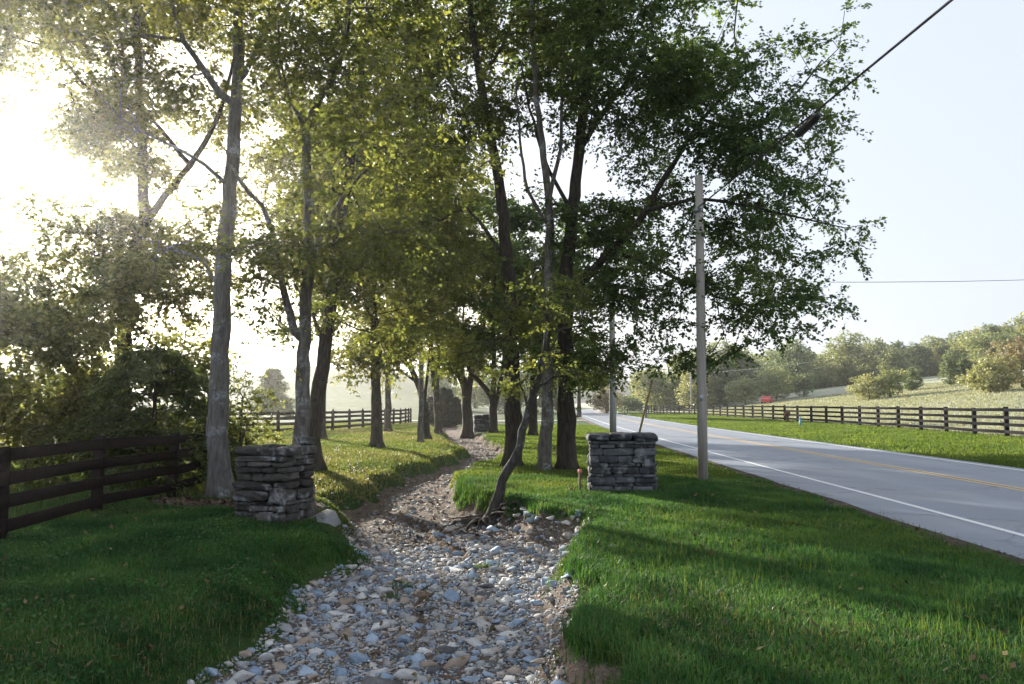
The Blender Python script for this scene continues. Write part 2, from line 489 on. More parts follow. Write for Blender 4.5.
M['far_wood'] = mat_simple('far_wood', (.035, .055, .03), (.07, .095, .05), .08, .95, 1.0, .25, .1, dist=3)
ridge('hills', -250, 420, 800, lambda x: 22 + 9 * np.sin(x * .012 + 1) + 6 * np.sin(x * .03), 110, M['far_wood'], 'blue wooded ridge at the far end of the road')

# ------------------------------------------------------------------ road
ys = np.concatenate([np.arange(-70, 120, 1.0), np.arange(120, 420, 5.0)])


def strip(off0, off1, z, ys, wav=0.0, nseg=41):
    l = road_l(ys)
    dx = np.gradient(l, ys); nrm = np.stack([np.ones_like(dx), -dx], -1); nrm /= np.linalg.norm(nrm, axis=1, keepdims=True)
    out = []
    for k, off in enumerate(np.linspace(off0, off1, nseg if off1 - off0 > 2 else 2)):
        w = wav * (wob(ys, ys * 0, 1.3, 1) + .6 * wob(ys, ys * 0, 4.3, 2)) if k == 0 else 0
        out.append(np.stack([l + nrm[:, 0] * (off + w), ys + nrm[:, 1] * (off + w), np.full_like(ys, z) + hill_right(l, ys)], -1))
    A = np.stack(out, 1); n = A.shape[1]
    V = A.reshape(-1, 3)
    i = np.arange(len(ys) - 1)[:, None] * n; j = np.arange(n - 1)[None, :]
    return V, np.stack([i + j, i + j + 1, i + n + j + 1, i + n + j], -1).reshape(-1, 4)


m, nt, out = new_mat('asphalt'); h = NT(nt)
p = h.pos()
n1 = h.noise(.6, 5, .6, p); n2 = h.noise(120, 3, .6, p); n5 = h.noise(.22, 3, .5, p); n3 = h.noise(1.2, 3, .5, h.scale(p, (2.4, .12, 1)))
f = h.math('ADD', h.math('MULTIPLY', n1.outputs['Fac'], .35), h.math('ADD', h.math('MULTIPLY', n3.outputs['Fac'], .4), h.math('MULTIPLY', n2.outputs['Fac'], .25)))
col = h.ramp(f, [(.3, (.150, .172, .208)), (.5, (.195, .218, .258)), (.7, (.245, .266, .305))])  # bluish tint puts the sky's reflection into the base colour
off = h.attr('across')
trk = h.math('MULTIPLY', h.math('COSINE', h.math('MULTIPLY', off, 6.2832 / 1.62)), .5)
trk = h.math('MULTIPLY', h.math('ADD', trk, .5), h.math('MULTIPLY', n3.outputs['Fac'], .9), True)
col = h.mix(h.math('MULTIPLY', trk, .55), col, (.105, .112, .126))
spk = h.ramp(n5.outputs['Fac'], [(.56, (0, 0, 0)), (.60, (1, 1, 1))])
col = h.mix(h.math('MULTIPLY', spk, .28), col, (.26, .262, .268))
vr = h.n('ShaderNodeTexVoronoi', feature='DISTANCE_TO_EDGE'); vr.inputs['Scale'].default_value = .35
wv = h.noise(1.5, 5, .7, p); vv = h.n('ShaderNodeVectorMath', operation='MULTIPLY_ADD')
h.l(wv.outputs['Color'], vv.inputs[0]); vv.inputs[1].default_value = (1.3, 1.3, 0); h.l(p, vv.inputs[2]); h.l(vv.outputs[0], vr.inputs['Vector'])
cr = h.ramp(vr.outputs['Distance'], [(.004, (1, 1, 1)), (.012, (0, 0, 0))])
col = h.mix(h.math('MULTIPLY', cr, .55), col, (.055, .055, .058))
rg = h.math('ADD', .48, h.math('MULTIPLY', n2.outputs['Fac'], .25))
h.l(h.bsdf(col, rg, h.bump(n2.outputs['Fac'], .35, .006), .45), out.inputs['Surface'])
M['asphalt'] = m
V, Q = strip(0, RW, .03, ys, .05)
V2 = V.copy(); 
# a small broken kerb edge on the near side
mb = MB(); mb.add(V, Q)
n = 41
k = np.arange(len(ys) - 1)
sh = MB()
for col_, sg in ((0, -1), (n - 1, 1)):
    E0 = V[col_::n] + np.array((0, 0, -.004)); w_ = .16 + .08 * wob(ys, ys * 0, 1.9, 3 + sg) + .05 * wob(ys, ys * 0, 6.1, 5)
    E1 = E0 + np.stack([sg * w_, 0 * w_, -.03 + 0 * w_], -1); E2 = E1 + np.array((sg * .12, 0, -.10))
    VV_ = np.concatenate([E0, E1, E2]); L_ = len(E0)
    q1 = np.stack([k, k + 1, k + 1 + L_, k + L_], -1); q2 = q1 + L_
    sh.add(VV_, np.concatenate([q1, q2]) if sg < 0 else np.concatenate([q1, q2])[:, ::-1])
M['shoulder'] = mat_simple('shoulder', (.035, .027, .021), (.13, .10, .08), 7, .95, .9, 30, .1, dist=.03)
tag(sh.build('road_shoulder', M['shoulder']), 'narrow broken dirt shoulder along the road', 'shoulder', kind='structure')
rd = mb.build('road', M['asphalt'])
aw = np.tile(np.linspace(0, RW, 41), len(ys))
rd.data.attributes.new('across', 'FLOAT', 'POINT').data.foreach_set('value', aw.astype(np.float32))
tag(rd, 'grey two lane asphalt country road', 'road', kind='structure')


def mat_paint(name, c, wear):
    m, nt, out = new_mat(name); h = NT(nt)
    n = h.noise(22, 5, .7, h.pos())
    col = h.mix(h.ramp(n.outputs['Fac'], [(wear - .06, (1, 1, 1)), (wear + .06, (0, 0, 0))]), c, (.16, .16, .165))
    h.l(h.bsdf(col, .6, None, .4), out.inputs['Surface']); return m


M['paint_white'] = mat_paint('paint_white', (.72, .72, .70), .36)
M['paint_yellow'] = mat_paint('paint_yellow', (.62, .40, .12), .38)
for off, w, mt in ((.86, .11, 'paint_white'), (6.62, .11, 'paint_white'), (3.90, .10, 'paint_yellow'), (4.13, .10, 'paint_yellow')):
    V, Q = strip(off, off + w, .0345, ys)
    tag(link('road_marking', fast_mesh('road_marking', V, Q, None, None, M[mt])), 'painted line along the road', 'road marking', kind='structure')

# driveway crossing behind the trees
c = catmull([(-70, 66, 0), (-40, 68, 0), (-16, 69, 0), (-4, 73, 0), (2, 76, 0), (7.25, 79, 0)], 1.0)
D = np.gradient(c, axis=0); D /= np.linalg.norm(D, axis=1, keepdims=True); Nn = np.stack([-D[:, 1], D[:, 0]], -1)
rows = [np.stack([c[:, 0] + Nn[:, 0] * o, c[:, 1] + Nn[:, 1] * o, np.maximum(gz(c[:, 0] + Nn[:, 0] * o, c[:, 1] + Nn[:, 1] * o), -.1) + .04], -1) for o in (-1.6, -.5, .5, 1.6)]
A = np.stack(rows, 1); V = A.reshape(-1, 3)
i = np.arange(len(c) - 1)[:, None] * 4; j = np.arange(3)[None, :]
Q = np.stack([i + j, i + j + 1, i + 4 + j + 1, i + 4 + j], -1).reshape(-1, 4)
tag(link('driveway', fast_mesh('driveway', V, Q, None, None, M['driveway'], True)), 'pale gravel driveway crossing behind the trees', 'driveway', kind='structure')


# ------------------------------------------------------------------ trees
def ell_points(ells, n, g, shell=.35, clump=0.0):
    """points in a union of ellipsoids given as (centre, radii)"""
    vol = np.array([r[0] * r[1] * r[2] for _, r in ells]) ** .85; vol /= vol.sum()
    out = []
    for (c, r), f in zip(ells, vol):
        k = max(3, int(round(n * f)))
        kc = max(2, int(k / 11)) if clump else k
        d = g.normal(size=(kc, 3)); d /= np.linalg.norm(d, axis=1, keepdims=True)
        rad = g.random(kc) ** (1 / 3 * shell * 2)
        q = np.asarray(c) + d * rad[:, None] * np.asarray(r)
        if clump:
            q = q[g.integers(0, kc, k)] + g.normal(size=(k, 3)) * np.array((1, 1, .62)) * clump * (.6 + .16 * np.mean(r))
        out.append(q)
    return np.concatenate(out)


def ell_px(lst):
    """(px, py, distance, half width px, half height px, half depth m) -> centre, radii in metres"""
    return [(at(px, py, d), (rx * d / F, rd, ry * d / F)) for px, py, d, rx, ry, rd in lst]


def grow(skel, pts, g, min_z, step=.45, tip=.008, expo=2.35, wander=.12, up=.0):
    """skel: list of (points Nx3, r0, r1); first one is the trunk. Joins pts to the skeleton by short, forward-going branches.
    returns node arrays"""
    P, par, plen, rad, direc, fixed = [], [], [], [], [], []
    for k, (pl, r0, r1) in enumerate(skel):
        pl = catmull(pl, step * .7)
        L = len(pl)
        if k == 0: prev = -1
        else:
            q = np.array(P); prev = int(np.argmin(np.linalg.norm(q - pl[0], axis=1)))
        for a in range(L):
            t = a / (L - 1)
            if k > 0 and a == 0: continue
            pos = pl[a] + (g.normal(size=3) * .012 if 0 < a < L - 1 else 0)
            P.append(pos); par.append(prev)
            dd = pl[min(a + 1, L - 1)] - pl[max(a - 1, 0)]; dd = dd / (np.linalg.norm(dd) + 1e-9)
            direc.append(dd); plen.append(0 if prev < 0 else plen[prev] * .9 + .02)
            rad.append(r0 + (r1 - r0) * t ** .9); fixed.append(True)
            prev = len(P) - 1
    cap = len(P) + len(pts) * 14 + 64
    A = np.zeros((cap, 3)); A[:len(P)] = P
    DR = np.zeros((cap, 3)); DR[:len(P)] = direc
    PL = np.zeros(cap); PL[:len(P)] = plen
    PA = np.full(cap, -1, int); PA[:len(P)] = par
    FR = np.zeros(cap); FR[:len(P)] = rad
    N = len(P); N0 = N
    ok = np.zeros(cap, bool); ok[:N] = A[:N, 2] > min_z
    d0 = np.array([np.min(np.linalg.norm(A[:N][ok[:N]] - p, axis=1)) for p in pts])
    order = np.argsort(d0)
    terms = []
    for idx in order:
        p = pts[idx]
        v = p - A[:N]; dist = np.linalg.norm(v, axis=1) + 1e-6
        cosang = (v * DR[:N]).sum(1) / dist
        cost = dist * (1 + .55 * (1 - cosang)) + .22 * PL[:N]
        cost[~ok[:N]] = 1e9
        q = int(np.argmin(cost)); d = dist[q]
        k = max(1, int(round(d / step)))
        k = min(k, 13)
        a0, a3 = A[q], p
        dirv = v[q] / d
        t1 = DR[q] * .45 + dirv * .75
        c1 = a0 + t1 * d * .38; c2 = a3 - (dirv + np.array((0, 0, up))) * d * .3
        prev = q
        for s in range(1, k + 1):
            t = s / k
            pos = (1 - t) ** 3 * a0 + 3 * t * (1 - t) ** 2 * c1 + 3 * t * t * (1 - t) * c2 + t ** 3 * a3
            if s < k: pos = pos + g.normal(size=3) * wander * min(.4, d * .2)
            A[N] = pos; PA[N] = prev
            dv = pos - A[prev]; L = np.linalg.norm(dv) + 1e-9
            DR[N] = dv / L; PL[N] = PL[prev] + L; ok[N] = True
            prev = N; N += 1
        terms.append(prev)
    A, PA, DR = A[:N], PA[:N], DR[:N]
    # radii from the tips down
    acc = np.zeros(N); rr = np.zeros(N)
    for n_ in range(N - 1, N0 - 1, -1):
        rr[n_] = max(acc[n_], tip ** expo) ** (1 / expo)
        acc[PA[n_]] += rr[n_] ** expo
    for n_ in range(N0): rr[n_] = FR[n_]
    for n_ in range(N0, N):
        rr[n_] = min(rr[n_], rr[PA[n_]] * (.72 if PA[n_] < N0 else 1.0))
    return A, PA, rr, DR, np.array(terms), N0


def tubes(A, PA, rr, mb, sides_big=14, flare=None, min_r=0.0, base=None):
    N = len(A)
    kids = [[] for _ in range(N)]
    for n_ in range(N):
        if PA[n_] >= 0: kids[PA[n_]].append(n_)
    starts = [(-1, n_) for n_ in range(N) if PA[n_] < 0]
    while starts:
        p, s = starts.pop()
        chain = [s]
        while kids[chain[-1]]:
            ks = sorted(kids[chain[-1]], key=lambda q: -rr[q])
            for q in ks[1:]: starts.append((chain[-1], q))
            chain.append(ks[0])
        pos = A[chain]; rad = rr[chain].copy()
        if p >= 0:
            pos = np.concatenate([A[p:p + 1], pos]); rad = np.concatenate([[min(rad[0] * 1.15, rr[p])], rad])
        if rad[0] < min_r or len(pos) < 2: continue
        n = sides_big if rad[0] > .12 else 9 if rad[0] > .06 else 6 if rad[0] > .025 else 4 if rad[0] > .012 else 3
        if flare is not None and p < 0:
            h = pos[:, 2] - pos[0, 2]
            rad = rad * (1 + flare * np.exp(-np.maximum(h, 0) / .28))
        V, Q, T = tube_arrays(pos, rad, n, True)
        if rad[0] > .07:                      # lumpy bark outline
            c = np.repeat(pos, n, 0); k = len(c)
            w = V[:k] - c
            f = 1 + .07 * np.sin(V[:k, 2] * 4.1 + V[:k, 0] * 13) + .05 * np.sin(V[:k, 2] * 11 + V[:k, 1] * 17 + 2)
            if flare is not None and p < 0:
                ang = np.tile(np.arange(n) * 2 * math.pi / n, len(pos)); hz = V[:k, 2] - pos[0, 2]
                f = f + .28 * np.exp(-np.maximum(hz, 0) / .3) * np.sin(ang * 4 + pos[0, 0] * 7)
            V[:k] = c + w * f[:, None]
        mb.add(V, Q, T, .5)


def leaves(tp, td, g, per, ls, spread=.55, twigs=5, flat=.55, droop=.25, tw_mb=None, width=.36):
    """sprays of leaves round twig tips tp with directions td -> V, Q, rnd"""
    n = len(tp)
    tw = g.normal(size=(n, twigs, 3)); tw /= np.linalg.norm(tw, axis=2, keepdims=True)
    tw = tw + td[:, None, :] * .55; tw[..., 2] = tw[..., 2] * flat
    tw /= np.linalg.norm(tw, axis=2, keepdims=True)
    tl = spread * g.uniform(.6, 1.3, (n, twigs))
    ml = max(1, per // twigs)
    t = g.uniform(.08, 1.05, (n, twigs, ml))
    org = tp[:, None, None, :] + tw[:, :, None, :] * (tl[:, :, None] * t)[..., None]
    org = org - np.array((0, 0, 1.)) * (droop * tl[:, :, None] * t * t)[..., None]
    org = org.reshape(-1, 3)
    twd = np.repeat(tw.reshape(-1, 3), ml, 0)
    N = len(org)
    org = org + g.normal(size=(N, 3)) * ls * .25
    side = np.cross(twd, np.array((0, 0, 1.))); side /= np.linalg.norm(side, axis=1, keepdims=True) + 1e-6
    sg = np.where(g.random(N) < .5, 1., -1.)[:, None]
    d = twd * .6 + side * sg * .7 + g.normal(size=(N, 3)) * .35 + np.array((0, 0, -droop))
    d /= np.linalg.norm(d, axis=1, keepdims=True)
    nr = g.normal(size=(N, 3)) * .55 + np.array((0, 0, 1.))
    x = np.cross(d, nr); x /= np.linalg.norm(x, axis=1, keepdims=True) + 1e-6
    nr = np.cross(x, d)
    L = (ls * g.uniform(.65, 1.35, N))[:, None]
    w = L * width * g.uniform(.8, 1.2, N)[:, None]
    b = org; tip = org + d * L
    mid = org + d * L * .45 + nr * L * .10
    V = np.stack([b, mid + x * w, tip - nr * L * .06, mid - x * w], 1).reshape(-1, 3)
    Q = np.arange(N * 4).reshape(-1, 4)
    if tw_mb is not None:
        e = tp[:, None, :] + tw * tl[..., None] - np.array((0, 0, 1.)) * (droop * tl)[..., None]
        for a in range(n):
            for b_ in range(twigs):
                p0, p1 = tp[a], e[a, b_]
                dv = p1 - p0; s = np.cross(dv, (0, 0, 1.)); s = s / (np.linalg.norm(s) + 1e-6) * .004
                u = np.array((0, 0, .006))
                tw_mb.append((p0 + s, p0 - s, p0 + u, p1))
    return V, Q, g.random(N)


def make_tree(name, base_px, d, skel_px, crown, n_pts, per, ls, leaf, bark, label, cat='tree', group=None, seed=1, min_z=2.0, flare=.5, extra_world=None,
              spread=.55, twigs=5, tip=.008, twig_geo=False, min_r=0.0, skel_world=None, shell=.4, droop=.25, flat=.55, roots=None, step=.45):
    """skel_px: list of (list of (px,py[,d]), r0, r1)"""
    g = rs(seed)
    b = at(base_px[0], base_px[1], d); bz = float(gz(b[0], b[1])); b[2] = bz
    root = empty(name, b)
    tag(root, label, cat, group)
    sk = []
    for k, (pl, r0, r1) in enumerate(skel_px):
        pts = [at(q[0], q[1], q[2] if len(q) > 2 else d) for q in pl]
        if k == 0:
            pts[0] = b - np.array((0, 0, .12))
        sk.append((pts, r0, r1))
    ells = ell_px(crown)
    pts = ell_points(ells, n_pts, g, shell, .5)
    pts = pts[pts[:, 2] > max(.3, min_z - 1.6)]
    A, PA, rr, DR, terms, N0 = grow(sk, pts, g, min_z, tip=tip, step=step)
    mb = MB(); tubes(A - b, PA, rr, mb, flare=flare, min_r=min_r)
    tp, td = A[terms], DR[terms]
    # extra sprays on mid-branch nodes
    ex = [n_ for n_ in range(N0, len(A)) if rr[n_] < .022 and g.random() < .35]
    if ex:
        tp = np.concatenate([tp, A[ex]]); td = np.concatenate([td, DR[ex]])
    twl = [] if twig_geo else None
    LV, LQ, LR = leaves(tp - b, td, g, per, ls, spread, twigs, flat, droop, twl)
    if twl:
        W = np.array(twl).reshape(-1, 3); k = np.arange(len(twl))[:, None] * 4
        T = np.concatenate([k + [0, 1, 3], k + [1, 2, 3], k + [2, 0, 3]])
        mb.add(W, None, T, .5)
    if roots:
        rb = MB()
        for pl, r0, r1 in roots:
            c = catmull([np.asarray(q) - b for q in pl], .10)
            rb.tube(c + g.normal(size=c.shape) * .014, np.linspace(r0, r1, len(c)), 7)
        rb.build('roots', M['bark_dark'], root, True)
    mb.build('trunk', M[bark], root, True)
    link('crown', fast_mesh('crown', LV, LQ, None, LR, M[leaf]), root)
    return root


def base_y(d, z=0.0): return 404 + (EYE - z) * F / d


exec_trees = []

# pale trunk at the left, beside the stone pier
make_tree('tree', (222, 498), 13.7,
          [([(222, 498), (219, 430), (221, 330), (228, 210), (236, 105), (238, 20), (236, -60), (228, -150)], .195, .05),
           ([(233, 113), (208, 75), (184, 40), (166, -10, 13.2), (150, -60, 13)], .075, .02),
           ([(222, 300), (204, 262, 14), (170, 250, 14.3), (150, 262, 14.6)], .035, .012),
           ([(236, 90), (262, 40), (290, -20), (300, -90)], .06, .02),
           ([(228, 190), (205, 165, 13.3), (160, 140, 13), (120, 118, 12.8)], .045, .014)],
          [(140, -10, 13.3, 110, 45, 2.2), (240, -90, 13.7, 150, 90, 2.6), (70, 40, 13.2, 70, 28, 1.5), (310, 10, 13.7, 60, 45, 1.7), (110, 110, 13, 45, 22, .9),
           (150, 256, 14.6, 30, 26, .9), (175, 60, 13.0, 50, 40, 1.2), (220, -190, 13.7, 150, 70, 2.5)],
          430, 66, .08, 'leaf_hackberry', 'bark_pale', 'tall tree with a smooth pale grey trunk beside the stone pier and dark board fence', seed=11, min_z=4.6, twig_geo=True)

# forked tree growing against the pier
make_tree('tree', (303, 508), 12.5,
          [([(303, 508), (302, 470), (302, 410), (303, 366), (304, 340), (309, 250), (308, 180), (306, 130), (322, 95), (340, 62), (350, 10), (352, -60)], .135, .03),
           ([(302, 345), (291, 316), (282, 285), (275, 240), (262, 205), (238, 180), (226, 150)], .075, .018),
           ([(309, 265), (330, 220), (348, 190), (372, 165), (400, 150)], .05, .014),
           ([(306, 130), (290, 100), (276, 60), (268, 10)], .04, .012)],
          [(318, 245, 11.7, 50, 45, 1.3), (262, 235, 11.7, 38, 50, 1.1), (352, 150, 12, 62, 60, 1.6), (290, 95, 11.9, 48, 50, 1.3), (345, 30, 12, 75, 55, 1.6), (385, 240, 12, 45, 50, 1.3),
           (268, 300, 11.8, 24, 24, .7), (350, -60, 12, 80, 50, 1.6), (405, 150, 12.3, 45, 50, 1.2)],
          340, 56, .075, 'leaf_elm', 'bark_fork', 'forked tree with mottled grey bark growing just behind the worn stone pier', seed=12, min_z=3.2, twig_geo=True, flare=.5)

# dark leaning trunk behind it
make_tree('tree', (314, 470), 19.2,
          [([(314, 470), (313, 440), (317, 400), (325, 350), (331, 300), (338, 240), (350, 170), (360, 100), (365, 20)], .21, .05),
           ([(331, 300), (352, 262), (385, 230), (420, 205)], .07, .02), ([(325, 350), (308, 300), (300, 260), (290, 230)], .05, .02)],
          [(375, 250, 19.5, 75, 60, 2.6), (395, 120, 19.5, 85, 90, 3), (330, 140, 20, 60, 80, 2.6), (400, 10, 20, 85, 60, 3), (370, -70, 20, 90, 50, 3.5), (300, 270, 20, 40, 50, 2), (264, 306, 20, 32, 26, 1.6), (345, 330, 19, 35, 24, 1.2), (410, 320, 20, 40, 36, 1.6)],
          320, 78, .095, 'leaf_elm', 'bark_dark', 'dark leaning trunk standing just behind the forked tree, on the dry lawn', seed=13, min_z=2.6)

# hazy tree behind the fence, towards the sun
make_tree('tree', (120, 470), 20.5,
          [([(120, 470), (122, 400), (124, 330), (134, 250), (144, 220), (142, 140), (138, 60), (134, -20)], .23, .07),
           ([(138, 235), (165, 195), (190, 166), (212, 130), (226, 90), (240, 30)], .11, .03),
           ([(190, 166), (170, 140), (148, 115), (120, 90)], .07, .02),
           ([(142, 140), (110, 110), (72, 70), (40, 20)], .08, .02)],
          [(150, 60, 20.5, 95, 70, 3.5), (150, -80, 20.5, 110, 60, 4), (90, 110, 20.5, 55, 50, 2.5), (180, 230, 20, 70, 50, 2.6), (90, 260, 20.5, 70, 45, 2.6), (190, -10, 21, 100, 60, 3.5), (60, 10, 21, 90, 60, 3.2), (215, 300, 19.5, 36, 40, 1.5),
           (140, 320, 20.5, 60, 36, 2), (105, 180, 21, 50, 45, 2.4), (185, 120, 20, 50, 50, 2.4), (40, 70, 21, 60, 36, 2.6), (180, 260, 20, 50, 40, 2), (165, 150, 20, 40, 36, 1.6), (120, 140, 20.2, 36, 30, 1.6)],
          780, 72, .098, 'leaf_hackberry', 'bark_dark', 'big hazy tree with a steep side limb behind the dark board fence', seed=14, min_z=3.0)

# centre: tall straight dark trunk
make_tree('tree', (513, 466), 20.4,
          [([(513, 466), (513, 420), (511, 330), (507, 260), (500, 190), (490, 135), (480, 80), (470, 10), (462, -70)], .235, .05),
           ([(507, 265), (478, 220), (446, 190), (415, 165)], .06, .02), ([(490, 135), (468, 105), (440, 70), (412, 40)], .06, .02),
           ([(480, 80), (505, 40), (520, -10)], .05, .02), ([(511, 320), (530, 285), (548, 262)], .05, .018)],
          [(455, 60, 20.6, 95, 85, 3.2), (405, 190, 21, 50, 70, 2.6), (500, -20, 20.5, 90, 60, 3), (440, 260, 21.5, 48, 50, 2.4), (430, 335, 21.5, 44, 36, 2), (525, 295, 20.5, 38, 45, 1.8), (400, 60, 21, 60, 60, 2.6), (450, 150, 21.5, 40, 40, 1.6)],
          400, 92, .094, 'leaf_elm', 'bark_dark', 'tall straight dark trunk by the creek, next to the leaning sapling', seed=15, min_z=2.9)

# centre: pale trunk of the pair
make_tree('tree', (543, 470), 19.4,
          [([(543, 470), (547, 420), (548, 350), (549, 280), (549, 200), (540, 130), (534, 60), (530, -30)], .165, .04),
           ([(550, 230), (528, 190), (520, 140), (516, 80)], .05, .02), ([(549, 200), (560, 150), (562, 90), (566, 10)], .06, .02)],
          [(545, 60, 19.8, 75, 70, 2.6), (560, 340, 19.4, 45, 42, 1.6), (575, 280, 19.4, 40, 50, 1.8), (545, -30, 20, 90, 45, 2.8), (516, 340, 19.6, 22, 24, 1.0), (545, 240, 20, 20, 30, .9)],
          260, 88, .090, 'leaf_maple', 'bark_fork', 'slimmer pale trunk of the close pair at the middle of the grove', seed=16, min_z=2.9)

# centre right: thick dark trunk with the crown that reaches over the pole
make_tree('tree', (567, 469), 19.8,
          [([(567, 469), (566, 420), (565, 340), (567, 270), (573, 210), (579, 150), (586, 85), (592, 10), (596, -60)], .25, .06),
           ([(565, 300), (600, 262, 19), (638, 222, 18.6), (668, 172, 18.3), (702, 120, 18), (740, 80, 17.8)], .13, .03),
           ([(645, 212, 18.5), (690, 200, 18), (740, 205, 17.6), (790, 216, 17.4), (845, 228, 17.3)], .055, .014),
           ([(573, 215), (545, 160), (530, 110), (520, 60)], .06, .02), ([(579, 150), (605, 110), (640, 60), (660, 0)], .08, .02),
           ([(612, 250, 18.9), (650, 265, 18.2), (700, 290, 17.6), (750, 305, 17.3), (800, 300, 17)], .06, .014),
           ([(702, 120, 18), (750, 130, 17.7), (790, 100, 17.5), (822, 60, 17.4)], .05, .014)],
          [(610, 60, 19.3, 90, 85, 3.2), (660, 130, 18.7, 70, 85, 2.8), (715, 100, 18, 66, 62, 2.5), (765, 140, 17.7, 52, 62, 2.2), (808, 72, 17.5, 26, 30, 1.0), (826, 46, 17.4, 14, 24, .5), (845, 76, 17.4, 14, 13, .5), (818, 125, 17.5, 18, 18, .6), (735, 200, 17.7, 75, 55, 2.2), (848, 218, 17.3, 22, 14, .6), (852, 244, 17.3, 14, 16, .5), (820, 206, 17.4, 18, 12, .5),
           (740, 280, 17.4, 62, 45, 2.0), (795, 296, 17.1, 38, 16, 1.0), (832, 300, 17.0, 18, 10, .5), (765, 322, 17.2, 36, 18, 1.0), (720, 300, 17.5, 40, 34, 1.6), (770, 255, 17.4, 40, 30, 1.5), (730, 346, 17.3, 16, 12, .6), (640, 250, 18.7, 55, 60, 2.2), (625, 320, 18.3, 45, 44, 1.8), (650, 20, 18.7, 66, 56, 3), (585, 345, 19, 40, 36, 1.6), (600, 200, 19.2, 45, 60, 2),
           (695, 330, 17.6, 36, 24, 1.2), (600, -50, 19.4, 120, 50, 3.4), (660, 355, 18.2, 26, 16, .8)],
          1200, 84, .082, 'leaf_maple', 'bark_dark', 'thick dark trunk whose wide crown reaches over the near utility pole', seed=17, min_z=3.0, spread=.5, shell=.5)

# leaning sapling at the creek bank, its roots bared
lb = at(487, 497, 13.8); lb[2] = float(gz(lb[0], lb[1]))
gr = rs(40)
roots = []
for k in range(46):
    a = math.pi * (.85 + 1.3 * k / 45) + gr.normal() * .1; r = gr.uniform(.25, 1.15)
    e = lb + np.array((math.cos(a) * r, math.sin(a) * r, 0)); e[2] = float(gz(e[0], e[1])) - .04
    mid = (lb + e) / 2 + gr.normal(size=3) * .08; mid[2] = float(gz(mid[0], mid[1])) + gr.uniform(-.01, .10)
    roots.append(([lb + np.array((0, 0, .1)), mid, e], gr.uniform(.012, .055), .006))
make_tree('tree', (487, 497), 13.8,
          [([(487, 497), (502, 481), (514, 460), (523, 432), (533, 398), (542, 360), (548, 320)], .105, .03),
           ([(530, 405), (520, 385), (510, 375)], .022, .008), ([(536, 390), (552, 378), (560, 366)], .02, .008)],
          [(512, 390, 13.8, 14, 24, .4), (540, 365, 13.8, 22, 22, .5), (550, 315, 13.8, 30, 30, .7)],
          40, 40, .07, 'leaf_elm', 'bark_sapling', 'leaning crooked sapling with bared roots on the creek bank', seed=18, min_z=1.0, roots=roots, flare=.35, spread=.3, step=.25)

